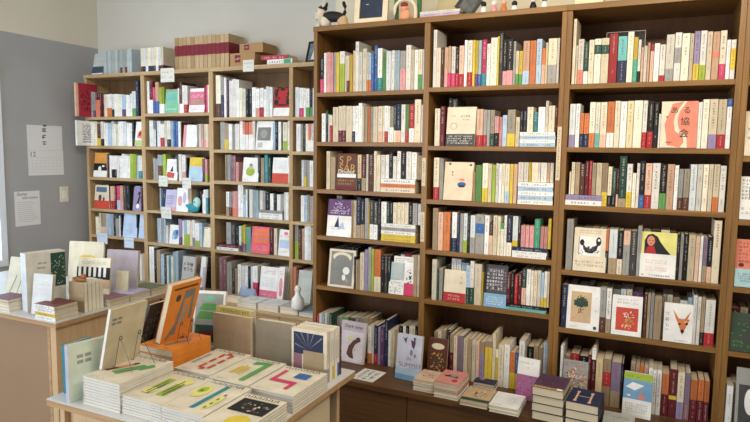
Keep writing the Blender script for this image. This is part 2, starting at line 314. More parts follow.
SPINES="""A1|29.0,25.0,185,b,,hp,0.0,0.39 54.0,16.0,208,w, 70.0,21.0,211,pk, 91.0,23.0,206,pk, 114.0,16.0,207,g, 130.0,19.0,206,y, 149.0,31.0,210,w,,lgr,0.0,0.7 180.0,12.0,188,c, 192.0,17.0,187,c,,dr,0.0,0.31 209.0,18.0,189,y, 227.0,16.0,210,c, 243.0,21.0,254,w, 264.0,20.0,200,w, 284.0,25.0,216,c, 309.0,11.0,198,c,,o,0.0,0.29 320.0,14.0,194,lb,,o,0.0,0.3 334.0,17.0,193,bl, 351.0,18.0,228,bl, 369.0,27.0,213,w,,te,0.0,0.31 396.0,22.0,193,gr, 418.0,27.0,195,w, 445.0,20.0,198,w, 465.0,29.0,196,lb, 494.0,31.0,193,g,,pk,0.0,0.54 525.0,28.0,219,w, 553.0,18.0,196,c, 571.0,20.0,194,w, 591.0,23.0,195,w,,gr,0.0,0.38 614.0,10.3,195,w,
A2|43.0,26.0,150,w, 69.0,14.0,166,dgr, 83.0,9.0,145,w, 92.0,17.0,141,w,,r,0.0,0.62 109.0,35.0,183,c, 144.0,46.0,187,c,,dr,0.0,0.32 190.0,37.0,187,c, 227.0,16.0,186,w,,nv,0.0,0.3 243.0,20.0,187,w, 263.0,23.0,201,w, 286.0,11.0,182,c, 297.0,20.0,182,k, 317.0,15.0,182,o, 332.0,16.0,181,g, 348.0,27.0,181,c, 375.0,26.0,183,c,,pe,0.0,0.32 401.0,13.0,184,c, 414.0,20.0,184,w,,r,0.0,0.3 434.0,10.0,182,w, 444.0,21.0,179,g,,w,0.0,0.42 465.0,13.0,187,dgr,,c,0.0,0.32 478.0,27.0,190,nv,,pe,0.0,0.31 505.0,24.0,189,w, 529.0,20.0,189,gr,,r,0.0,0.31 549.0,28.0,189,r,,w,0.0,0.37 577.0,35.0,212,w, 612.0,12.3,186,w,
A3|74.0,24.0,205,c, 98.0,30.0,173,k, 128.0,28.0,189,k,< 156.0,32.0,191,c,< 188.0,37.0,192,c,< 225.0,37.0,191,k,< 262.0,23.0,187,c,,b,0.0,0.35 285.0,27.0,188,dr,,k,0.0,0.36 312.0,13.0,192,c, 325.0,32.0,192,br, 357.0,15.0,209,w, 372.0,23.0,189,w, 395.0,23.0,120,w,^ 418.0,22.0,121,w,^ 440.0,22.0,133,b,^ 462.0,21.0,114,w,^ 483.0,22.0,140,w,^ 505.0,29.0,138,b,^ 534.0,30.0,138,w,^ 564.0,29.0,135,w,^ 593.0,29.0,120,k,^
A4|77.0,31.0,188,k,< 108.0,36.0,216,g,< 144.0,47.0,200,b,< 191.0,37.0,202,dg,< 228.0,11.0,199,k, 239.0,19.0,200,c, 258.0,26.0,217,nv,,k,0.0,0.32 284.0,23.0,210,b,,k,0.0,0.36 307.0,22.0,215,g, 329.0,7.0,195,y, 336.0,47.0,206,dg,,w,0.0,0.39 383.0,16.0,214,b, 399.0,32.0,109,w,^ 431.0,18.0,106,dgr,^ 449.0,17.0,107,b,^ 466.0,22.0,108,w,^ 488.0,22.0,109,w,^ 510.0,21.0,110,w,^ 531.0,21.0,111,w,^ 552.0,23.0,108,b,^ 575.0,28.0,110,g,^ 603.0,19.0,107,w,^
A5|84.0,43.0,206,b,< 127.0,48.0,210,b,< 175.0,71.0,216,b,< 246.0,12.0,176,b, 258.0,13.0,160,k, 271.0,12.0,161,k, 283.0,27.0,201,c, 310.0,21.0,220,lv, 331.0,20.0,234,g, 351.0,15.0,227,lgr, 366.0,39.0,226,o,,c,0.0,0.36 405.0,22.0,199,b, 427.0,18.0,201,dg, 445.0,18.0,202,b, 463.0,30.0,199,b,< 493.0,26.0,202,w,< 519.0,35.0,209,r,< 554.0,34.0,204,w,< 588.0,21.0,215,k, 609.0,15.3,217,c,
A6|38.0,15.0,224,r, 53.0,16.0,226,w, 69.0,16.0,231,lb, 85.0,13.0,234,w, 98.0,18.0,239,g, 116.0,16.0,241,dgr, 132.0,35.0,208,g,< 167.0,38.0,213,gr,< 205.0,43.0,214,dg,< 248.0,49.0,220,g,< 297.0,52.0,227,k,< 349.0,23.0,198,w,,o,0.0,0.27 372.0,14.0,205,w, 386.0,23.0,208,nv,,r,0.0,0.27 409.0,15.0,201,lv, 424.0,23.0,209,pu, 447.0,20.0,245,nv, 467.0,16.0,190,w, 483.0,22.0,198,c, 505.0,23.0,209,b,< 528.0,17.0,209,w,< 545.0,18.0,214,b,< 563.0,18.0,214,w,< 581.0,16.0,219,w,< 597.0,15.0,219,b,< 612.0,12.3,224,w,<
B1|667.0,19.0,276,w, 686.0,23.0,189,c, 709.0,17.0,190,br, 726.0,19.0,189,pe,,pk,0.0,0.35 745.0,16.0,193,pe,,hp,0.0,0.35 761.0,21.0,191,w,,hp,0.0,0.34 782.0,18.0,184,b,,r,0.0,0.35 800.0,25.0,193,pe,,r,0.0,0.31 825.0,15.0,217,w, 840.0,25.0,215,w,,r,0.0,0.31 865.0,14.0,215,y, 879.0,16.0,212,y,,pu,0.0,0.27 895.0,15.0,211,lb,,bl,0.0,0.26 910.0,24.0,214,hp,,te,0.0,0.27 934.0,18.0,194,w, 952.0,32.0,220,i, 984.0,9.0,225,y, 993.0,17.0,239,dg, 1010.0,19.0,208,b,,pk,0.0,0.31 1029.0,30.0,208,b,,pk,0.0,0.32 1059.0,12.0,197,g, 1071.0,15.0,153,i,,gr,0.0,0.32 1086.0,17.0,152,y,,gr,0.0,0.31 1103.0,31.0,195,pe,,lb,0.0,0.31 1134.0,29.0,195,o, 1163.0,25.0,200,lb, 1188.0,16.0,158,o,,pe,0.0,0.54 1204.0,10.0,182,c, 1214.0,40.0,199,w,,g,0.0,0.42 1254.0,11.0,199,w,
B2|684.0,28.0,181,i, 712.0,24.0,192,dr, 736.0,18.0,236,b,< 754.0,28.0,230,dg,< 782.0,47.0,185,k,< 829.0,65.0,175,b,< 894.0,34.0,175,pe,,r,0.0,0.3 928.0,18.0,171,g,,r,0.0,0.31 946.0,16.0,170,g, 962.0,21.0,170,g,,dgr,0.0,0.35 983.0,20.0,140,pk,,b,0.0,0.45 1003.0,17.0,136,pk, 1020.0,22.0,145,lb, 1042.0,38.0,170,g,,y,0.0,0.35 1080.0,20.0,136,i, 1100.0,14.0,97,b,^ 1114.0,17.0,97,nv,^ 1131.0,29.0,113,w,^ 1160.0,21.0,90,te,^ 1181.0,32.0,112,w,^ 1213.0,14.0,139,w,^ 1227.0,29.0,117,w,^ 1256.0,12.0,111,dr,^
B3|685.0,30.0,207,w,,r,0.0,0.3 715.0,21.0,203,g, 736.0,34.0,176,k,< 770.0,46.0,177,c,< 816.0,67.0,178,k,< 883.0,16.0,144,k, 899.0,32.0,176,gr, 931.0,29.0,185,i,,y,0.0,0.36 960.0,18.0,181,c, 978.0,18.0,177,lgr, 996.0,15.0,186,w, 1011.0,14.0,182,w, 1025.0,16.0,185,i, 1041.0,22.0,183,w,,lb,0.0,0.32 1063.0,17.0,184,y, 1080.0,18.0,184,pe, 1098.0,27.0,90,w,^ 1125.0,23.0,90,w,^ 1148.0,13.0,90,y,^ 1161.0,31.0,90,w,^ 1192.0,10.0,90,w,^ 1202.0,29.0,90,w,^ 1231.0,13.0,90,pe,^ 1244.0,16.0,90,w,^
B4|686.0,28.0,210,k, 714.0,28.0,191,pe, 742.0,36.0,193,o, 778.0,9.0,164,b, 787.0,27.0,195,w,,nv,0.0,0.35 814.0,14.0,190,nv, 828.0,18.0,191,g, 846.0,20.0,192,w,,lgr,0.0,0.32 866.0,14.0,193,b, 880.0,26.0,185,w,,g,0.0,0.42 906.0,44.0,192,g,,bl,0.52,0.77 950.0,24.0,189,w, 974.0,18.0,155,br,,pe,0.0,0.6 992.0,22.0,191,i, 1014.0,15.0,188,i, 1029.0,16.0,158,gr,,i,0.0,0.81 1045.0,13.0,194,w, 1058.0,25.0,193,nv,,i,0.0,0.34 1083.0,27.0,143,w,^,y,0.0,0.2 1110.0,13.0,141,b,^ 1123.0,22.0,102,pk,^ 1145.0,18.0,101,pk,^ 1163.0,22.0,102,pk,^ 1185.0,27.0,135,tg,^ 1212.0,18.0,101,pk,^ 1230.0,17.0,102,pk,^ 1247.0,15.0,141,y,^
B5|689.0,26.0,206,c, 715.0,11.0,157,dgr, 726.0,20.0,164,g, 746.0,27.0,175,b,< 773.0,52.0,210,w,< 825.0,40.0,193,lb,< 865.0,21.0,191,lb,,dgr,0.0,0.43 886.0,21.0,216,w,,dgr,0.0,0.39 907.0,37.0,203,c, 944.0,10.0,162,y, 954.0,42.0,183,b,< 996.0,69.0,190,b,< 1065.0,19.0,143,dr,^ 1084.0,18.0,154,b,^ 1102.0,17.0,138,r,^ 1119.0,18.0,153,dr,^ 1137.0,21.0,173,dgr,^,pe,0.0,0.47 1158.0,21.0,172,w,^ 1179.0,13.0,167,i,^ 1192.0,17.0,169,w,^ 1209.0,17.0,171,w,^ 1226.0,14.0,163,lb,^,y,0.0,0.26 1240.0,15.0,169,w,^,y,0.0,0.28 1255.0,10.0,170,i,^
B6|701.0,19.0,207,k,< 720.0,21.0,210,c,< 741.0,25.0,219,k,< 766.0,24.0,227,dg,< 790.0,12.0,230,b, 802.0,20.0,223,k,,dr,0.0,0.58 822.0,20.0,216,c, 842.0,30.0,220,lv, 872.0,22.0,209,c, 894.0,22.0,212,k, 916.0,20.0,210,c, 936.0,19.0,209,pe, 955.0,24.0,207,k,,lv,0.0,0.72 979.0,37.0,213,k,,y,0.0,0.86 1016.0,16.0,258,w, 1032.0,14.0,179,i,,y,0.0,0.79 1046.0,28.0,207,w, 1074.0,28.0,212,w, 1102.0,26.0,178,o,,y,0.0,0.44 1128.0,15.0,181,bl,,y,0.0,0.43 1143.0,28.0,241,w, 1171.0,31.0,202,b,< 1202.0,45.0,209,k,< 1247.0,22.1,232,lb,<
C1|1319.2,14.8,282,c, 1334.0,9.0,168,c, 1343.0,25.0,194,w,,sa,0.0,0.32 1368.0,20.0,181,dgr,,w,0.0,0.3 1388.0,23.0,188,w, 1411.0,28.0,191,i,,dgr,0.66,0.87 1439.0,32.0,192,i,,dgr,0.65,0.85 1471.0,35.0,209,r, 1506.0,37.0,195,tq,,nv,0.0,0.48 1543.0,25.0,212,i, 1568.0,18.0,188,y,,tg,0.0,0.51 1586.0,12.0,176,w,,b,0.0,0.26 1598.0,11.0,145,pe, 1609.0,14.0,150,w, 1623.0,10.0,162,pe, 1634.0,14.0,154,r,,pe,0.0,0.82 1648.0,22.0,158,w, 1670.0,22.0,151,w,,r,0.0,0.17 1692.0,32.0,190,w,,g,0.0,0.27 1724.0,26.0,196,w,,g,0.37,0.69 1750.0,30.0,191,i, 1780.0,15.0,189,c, 1795.0,22.0,197,lv,,y,0.0,0.34 1817.0,24.0,197,w,,lgr,0.0,0.31 1841.0,20.0,192,c, 1861.0,26.0,190,pe,,sa,0.46,0.59 1887.0,24.0,193,i,,hp,0.0,0.32 1911.0,15.0,155,w, 1926.0,19.0,155,w,,y,0.25,0.78
C2|1319.2,26.8,191,w,,lv,0.0,0.29 1346.0,19.0,191,w, 1365.0,17.0,150,o,,nv,0.0,0.4 1382.0,22.0,149,o,,nv,0.0,0.4 1404.0,25.0,197,i,,o,0.0,0.32 1429.0,20.0,196,i,,tq,0.0,0.32 1449.0,28.0,196,i,,pe,0.0,0.29 1477.0,30.0,198,o,,w,0.0,0.32 1507.0,23.0,200,w, 1530.0,27.0,197,w, 1557.0,26.0,199,i, 1583.0,35.0,200,i, 1618.0,19.0,199,w,,r,0.0,0.33 1638.0,24.0,197,b,,r,0.0,0.35 1662.0,19.0,192,b, 1681.0,9.0,143,w, 1690.0,38.0,191,b,< 1728.0,39.0,194,w,< 1767.0,59.0,189,k,< 1826.0,16.0,188,w, 1842.0,24.0,199,i, 1866.0,31.0,199,c,,lv,0.0,0.29 1897.0,31.0,198,c,,r,0.0,0.29 1928.0,18.7,200,w,,bl,0.84,1
C3|1330.0,8.0,103,i,^ 1338.0,16.0,145,w,^ 1354.0,21.0,145,k,^ 1375.0,21.0,139,br,^ 1396.0,18.0,152,dr,^ 1414.0,12.0,153,r,^ 1426.0,18.0,144,k,^ 1444.0,25.0,144,c,^ 1469.0,24.0,190,k,,y,0.0,0.33 1493.0,18.0,175,w,,b,0.0,0.28 1511.0,18.0,169,dgr,,b,0.0,0.3 1529.0,9.0,169,dr,,pe,0.0,0.32 1538.0,31.0,221,dgr,,k,0.0,0.17 1569.0,23.0,189,w,,y,0.0,0.36 1592.0,16.0,150,i, 1608.0,13.0,192,w, 1621.0,21.0,203,b,,bl,0.0,0.28 1642.0,27.0,193,pe,,r,0.0,0.3 1669.0,31.0,194,w, 1700.0,26.0,192,b,,gr,0.0,0.35 1726.0,28.0,191,pe, 1754.0,16.0,187,w, 1770.0,19.0,172,g,,br,0.0,0.3 1789.0,23.0,173,g,,br,0.0,0.31 1812.0,26.0,192,w, 1838.0,21.0,193,w, 1859.0,21.0,193,i, 1880.0,17.0,194,c, 1897.0,23.0,194,i,,o,0.0,0.31 1920.0,23.0,189,w,
C4|1330.0,30.0,232,g, 1360.0,33.0,192,k,< 1393.0,41.0,195,dg,< 1434.0,64.0,199,k,< 1498.0,14.0,195,o,,b,0.0,0.52 1512.0,35.0,198,w,,k,0.0,0.36 1547.0,23.0,196,b,,c,0.0,0.35 1570.0,29.0,194,pe,,g,0.0,0.69 1599.0,27.0,196,dg, 1626.0,18.0,218,g, 1645.0,33.0,202,g,< 1678.0,38.0,200,b,< 1716.0,37.0,203,w,< 1753.0,27.0,197,b,< 1780.0,12.0,195,b, 1792.0,14.0,196,g, 1806.0,17.0,197,b, 1823.0,27.0,195,c, 1850.0,16.0,192,pe, 1866.0,12.0,193,w, 1878.0,17.0,190,lv,,k,0.0,0.36 1895.0,17.0,192,b,,pe,0.0,0.35 1912.0,29.0,262,w,
C5|1321.0,26.0,200,nv, 1347.0,35.0,197,dg,< 1382.0,43.0,192,b,< 1425.0,62.0,199,b,< 1487.0,27.0,206,g,,br,0.0,0.34 1514.0,22.0,202,w,,k,0.0,0.32 1536.0,33.0,192,g,< 1569.0,49.0,197,w,< 1618.0,44.0,190,pu,< 1667.0,14.0,195,br, 1681.0,13.0,197,k, 1694.0,14.0,197,g, 1708.0,31.0,186,k, 1739.0,17.0,192,g,< 1756.0,24.0,192,w,< 1780.0,27.0,184,k,< 1807.0,31.0,172,w,< 1838.0,18.0,189,lb,< 1856.0,16.0,211,w, 1872.0,15.0,205,w, 1887.0,15.0,207,k,,b,0.0,0.27 1902.0,37.0,198,w,,r,0.0,0.29
C6|1332.0,13.0,244,w, 1345.0,25.0,186,g,< 1370.0,39.0,201,r,< 1409.0,42.0,195,b,< 1451.0,17.0,222,dr, 1468.0,19.0,258,dr,,w,0.79,1 1487.0,30.0,210,c, 1517.0,34.0,215,k,,r,0.42,0.72 1551.0,42.0,206,lv,,k,0.0,0.36 1593.0,9.0,204,b, 1628.0,21.0,194,k,< 1649.0,18.0,193,pe,< 1667.0,16.0,191,o,< 1683.0,19.0,190,pe,< 1702.0,17.0,205,w, 1719.0,16.0,199,w, 1735.0,20.0,199,w, 1755.0,29.0,187,o,,dr,0.0,0.52 1784.0,31.0,213,dr,,y,0.38,0.46 1815.0,28.0,205,w,,lv,0.0,0.37 1843.0,22.0,205,lv,,mv,0.0,0.35 1865.0,27.0,180,o,,dr,0.0,0.52 1892.0,24.0,185,o,,dr,0.0,0.52 1916.0,20.0,184,o,,dr,0.0,0.51
D1|1996.7,8.3,120,w,,y,0.0,0.7 2005.0,18.0,147,c, 2023.0,19.0,139,g,
D2|1996.7,23.3,178,c,< 2020.0,29.0,184,k,<
D3|1996.7,29.3,171,w,< 2026.0,30.0,172,g,<
D4|1996.7,17.3,178,b,< 2014.0,31.0,181,k,< 2045.0,29.0,183,b,<
D5|1996.7,4.3,165,b,< 2001.0,31.0,169,dr,< 2032.0,30.0,173,k,< 2062.0,30.0,176,b,<
D6|1996.7,24.3,179,w, 2021.0,28.0,179,k,< 2049.0,31.0,185,c,< 2080.0,30.0,190,k,<
L1|-2339.9,16.9,187,w, -2323.0,28.0,194,g, -2295.0,28.0,189,g,,pu,0.0,0.27 -2267.0,46.0,180,dr,,sa,0.0,0.72 -2221.0,47.0,179,dr, -2174.0,33.0,170,c, -2141.0,48.0,169,w,,o,0.0,0.39 -2093.0,27.0,168,w,,b,0.0,0.33 -2066.0,27.0,169,w, -2039.0,31.0,168,i, -2008.0,22.0,162,w, -1986.0,36.0,161,lb,,pu,0.0,0.33 -1950.0,47.0,160,w, -1903.0,21.0,167,w, -1882.0,39.0,184,w,,gr,0.0,0.32 -1843.0,32.0,264,nv,
L2|-2329.0,40.0,183,w, -2289.0,28.0,186,i, -2261.0,39.0,167,br,,y,0.0,0.35 -2222.0,33.0,186,w,,b,0.0,0.29 -2189.0,44.0,174,w, -2145.0,38.0,174,lb, -2107.0,27.0,185,w, -2080.0,48.0,165,i, -2032.0,26.0,184,w, -2006.0,58.0,184,w, -1948.0,37.0,172,w, -1911.0,19.0,172,w, -1892.0,25.0,183,b,
L3|-2318.0,60.0,185,k,< -2258.0,88.0,183,br,< -2170.0,11.0,181,k, -2159.0,23.0,181,br, -2136.0,21.0,171,w, -2115.0,29.0,164,w,,b,0.0,0.39 -2086.0,24.0,165,w,,b,0.0,0.39 -2062.0,29.0,165,w, -2033.0,29.0,166,w, -2004.0,28.0,183,w, -1976.0,57.0,174,w, -1919.0,65.0,185,lgr, -1854.0,20.0,172,lb, -1834.0,39.0,173,w,,te,0.0,0.34
L4|-2325.0,76.0,182,k,< -2249.0,98.0,186,k,< -2151.0,13.0,191,b, -2138.0,47.0,179,pe,,r,0.0,0.37 -2091.0,20.0,183,dr, -2071.0,38.0,184,hp,,lb,0.0,0.4 -2033.0,34.0,186,pe,,pk,0.0,0.36 -1999.0,33.0,187,dg, -1966.0,38.0,195,b, -1928.0,47.0,186,w,< -1881.0,60.0,188,b,< -1821.0,18.0,179,pu,
L5|-2308.0,34.0,138,i, -2274.0,21.0,170,i, -2253.0,58.0,173,k,,pe,0.0,0.37 -2195.0,31.0,171,lb, -2164.0,51.0,170,lb, -2113.0,21.0,138,b, -2092.0,41.0,137,g, -2051.0,15.0,160,w, -2036.0,17.0,165,b, -2019.0,58.0,168,b,< -1961.0,89.0,173,dg,< -1872.0,14.0,181,b, -1858.0,45.0,177,b,<
L6|-2339.9,61.9,132,dr,< -2278.0,103.0,141,b,< -2175.0,102.0,150,k,< -2073.0,40.0,152,w, -2033.0,49.0,156,te, -1984.0,49.0,168,w, -1935.0,49.0,180,w, -1886.0,38.0,183,lb, -1848.0,25.0,192,w, -1823.0,19.0,190,te, -1804.0,22.8,196,w,
M1|-1733.0,25.0,235,w, -1708.0,34.0,230,dr,,w,0.0,0.43 -1674.0,25.0,190,hp,,bl,0.0,0.46 -1649.0,34.0,225,pe,,bl,0.0,0.39 -1615.0,50.0,187,lgr,,w,0.0,0.36 -1565.0,62.0,184,b,< -1503.0,67.0,182,dg,< -1436.0,14.0,175,w, -1422.0,28.0,217,br,,w,0.0,0.3 -1394.0,14.0,195,w, -1380.0,35.0,191,w,,r,0.0,0.31 -1345.0,76.0,181,br,< -1269.0,74.0,178,dr,< -1195.0,12.0,182,dr, -1183.0,18.0,190,hp, -1165.0,15.0,189,w,
M2|-1715.0,39.0,190,w, -1676.0,25.0,127,w, -1651.0,10.0,179,b, -1641.0,34.0,187,w, -1607.0,39.0,164,w,,r,0.0,0.4 -1568.0,25.0,187,c, -1543.0,34.0,187,w,,b,0.0,0.29 -1509.0,24.0,181,lb, -1485.0,19.0,183,bl, -1466.0,28.0,183,bl, -1438.0,24.0,181,w, -1414.0,12.0,177,br, -1402.0,63.0,165,k,< -1339.0,72.0,165,b,< -1267.0,21.0,162,g, -1246.0,18.0,162,w, -1228.0,23.0,162,pe,,pk,0.0,0.34 -1205.0,22.0,161,c,,pk,0.0,0.35 -1183.0,17.0,161,c, -1166.0,14.0,161,pe,
M3|-1687.0,49.0,160,g, -1638.0,43.0,185,lb,,br,0.0,0.57 -1595.0,34.0,190,lgr, -1561.0,57.0,183,b,< -1504.0,46.0,187,dg,< -1458.0,17.0,188,dg, -1441.0,30.0,192,w, -1411.0,37.0,185,w,,pk,0.0,0.37 -1374.0,18.0,168,b, -1356.0,64.0,168,k,< -1292.0,70.0,170,b,< -1222.0,10.0,164,r, -1212.0,16.0,164,pu, -1196.0,22.0,161,pk,,lgr,0.0,0.34
M4|-1626.0,12.0,164,lb, -1614.0,66.0,158,b,< -1548.0,71.0,161,k,< -1477.0,61.0,163,b,< -1416.0,55.0,166,w,< -1361.0,37.0,168,k, -1324.0,54.0,162,b,< -1270.0,41.0,160,dr,< -1229.0,15.0,137,w, -1214.0,21.0,170,w, -1193.0,20.0,171,w,,te,0.0,0.67
M5|-1656.0,40.0,183,lb, -1616.0,20.0,185,g, -1596.0,19.0,186,lb, -1577.0,26.0,132,w, -1551.0,56.0,135,b,< -1495.0,44.0,141,b,< -1451.0,32.0,188,lv,,pu,0.0,0.3 -1419.0,17.0,178,w, -1402.0,30.0,184,lb,,lgr,0.0,0.45 -1372.0,28.0,186,w,,lgr,0.0,0.45 -1344.0,23.0,180,c, -1321.0,24.0,189,w,,lv,0.0,0.33 -1297.0,41.0,170,w,,lgr,0.0,0.26 -1256.0,27.0,171,lb, -1229.0,41.0,162,k,< -1188.0,27.0,161,c,<
M6|-1706.0,50.0,267,w, -1656.0,26.0,260,b, -1630.0,39.0,248,k, -1591.0,33.0,221,lb, -1558.0,25.0,223,dg, -1533.0,20.0,215,w, -1513.0,21.0,212,tq, -1492.0,23.0,214,w, -1469.0,23.0,250,lb, -1446.0,28.0,253,lb, -1418.0,112.0,222,dg,< -1306.0,61.0,227,k,< -1245.0,100.1,227,b,<
N1|-1092.0,43.0,286,i,,br,0.0,0.33 -1049.0,25.0,275,g,,nv,0.0,0.55 -1024.0,22.0,269,w, -1002.0,20.0,253,pu, -982.0,31.0,247,w, -951.0,33.0,256,w, -918.0,25.0,250,w, -893.0,54.0,194,i, -839.0,50.0,188,b, -789.0,33.0,196,w, -756.0,31.0,186,w,,pk,0.0,0.32 -725.0,30.0,190,w,,r,0.0,0.33 -695.0,20.0,179,w, -675.0,53.0,197,w, -622.0,68.0,196,b,< -554.0,58.0,194,dr,<
N2|-1060.0,40.0,190,g, -1020.0,32.0,180,k,,y,0.0,0.38 -988.0,32.0,175,w, -956.0,25.0,169,g, -931.0,38.0,174,w, -893.0,27.0,196,w, -866.0,47.0,189,sa,,w,0.0,0.55 -819.0,34.0,188,sa,,w,0.0,0.55 -785.0,21.0,193,w, -764.0,79.0,190,k,< -685.0,62.0,190,w,< -623.0,22.0,182,lb, -601.0,23.0,187,b, -578.0,24.0,187,w, -554.0,11.0,182,nv, -543.0,35.0,182,i,,lgr,0.0,0.34 -508.0,19.0,191,w,
N3|-1018.0,14.0,180,k, -1004.0,32.0,181,g, -972.0,45.0,176,mv, -927.0,25.0,131,pk, -902.0,29.0,166,w,< -873.0,65.0,178,b,< -808.0,64.0,179,k,< -744.0,24.0,180,b, -720.0,28.0,165,k, -692.0,30.0,186,te, -662.0,24.0,166,dgr, -638.0,72.0,167,b,< -566.0,61.0,168,k,< -505.0,14.0,179,w,
N4|-1015.0,27.0,168,w,,k,0.0,0.39 -988.0,26.0,170,g,,br,0.0,0.36 -962.0,51.0,172,pk,,sa,0.0,0.34 -911.0,45.0,225,w, -866.0,21.0,154,lb, -845.0,16.0,190,w, -829.0,13.0,191,dgr, -816.0,31.0,192,w, -785.0,47.0,189,lb, -738.0,27.0,127,w,^ -711.0,24.0,128,g,^ -687.0,36.0,125,b,^ -651.0,30.0,111,w,^ -621.0,24.0,117,b,^ -597.0,30.0,108,w,^ -567.0,31.0,110,g,^ -536.0,19.0,183,w, -517.0,21.0,184,w,
N5|-1021.0,43.0,153,g,^ -978.0,39.0,140,dg,^ -939.0,26.0,131,b,^ -913.0,25.0,133,w,^ -888.0,19.0,181,lgr,,pu,0.0,0.37 -869.0,22.0,188,y,,mv,0.0,0.31 -847.0,41.0,175,tq, -806.0,69.0,161,b,< -737.0,83.0,167,k,< -654.0,39.0,178,dr, -615.0,26.0,180,c, -589.0,45.0,165,b,< -544.0,52.0,168,w,<
N6|-1046.0,34.0,248,mv, -1012.0,32.0,251,mv, -980.0,45.0,219,g, -935.0,26.0,174,dg, -909.0,22.0,176,k, -887.0,35.0,211,w, -852.0,51.0,205,w, -801.0,22.0,203,nv, -779.0,21.0,205,w, -758.0,41.0,214,w,,hp,0.0,0.47 -717.0,70.0,203,b,< -647.0,72.0,210,dg,< -575.0,88.8,216,w,<
O1|-447.0,30.0,190,w, -417.0,34.0,184,w,,hp,0.0,0.31 -383.0,17.0,183,w, -366.0,27.0,178,w,,gr,0.0,0.34 -339.0,19.0,177,b,,gr,0.0,0.34 -320.0,25.0,181,w, -295.0,22.0,180,c,
O2|-439.0,34.0,177,w, -405.0,17.0,177,g, -388.0,17.0,177,dgr, -371.0,20.0,177,i, -351.0,24.0,177,sa,,w,0.0,0.41 -327.0,23.0,177,w, -304.0,27.0,176,k,
O3|-399.0,19.0,170,w, -380.0,21.0,171,g,,y,0.0,0.38 -359.0,22.0,171,g, -337.0,28.0,167,w, -309.0,28.0,172,k,
O4|-404.0,28.0,172,w, -376.0,23.0,173,lb, -353.0,17.0,179,k, -336.0,28.0,170,g, -308.0,28.0,171,w,
O5|-450.0,28.0,232,g,,lgr,0.0,0.49 -422.0,24.0,204,br, -398.0,23.0,205,pe, -375.0,51.0,228,w, -324.0,29.0,221,k,
O6|-434.0,23.0,238,sa, -411.0,18.0,235,br, -393.0,51.0,218,k,< -342.0,56.0,224,g,<"""
PILES={'A3': [399, 607, 69, ['w', 'o', 'c']], 'A4': [406, 616, 91, ['w', 'g', 'w', 'y', 'y']], 'B2': [1103, 1265, 67, ['w', 'lb', 'w', 'lb']], 'B3': [1103, 1265, 102, ['w', 'lb', 'w', 'lb', 'w']], 'B4': [1087, 1248, 48, ['nv', 'w', 'w']], 'B5': [1063, 1254, 27, ['b', 'tq']], 'C3': [1317, 1475, 45, ['lv', 'w']], 'N4': [-734, -534, 58, ['g', 'w', 'w']], 'N5': [-1097, -882, 42, ['dr', 'w']]}
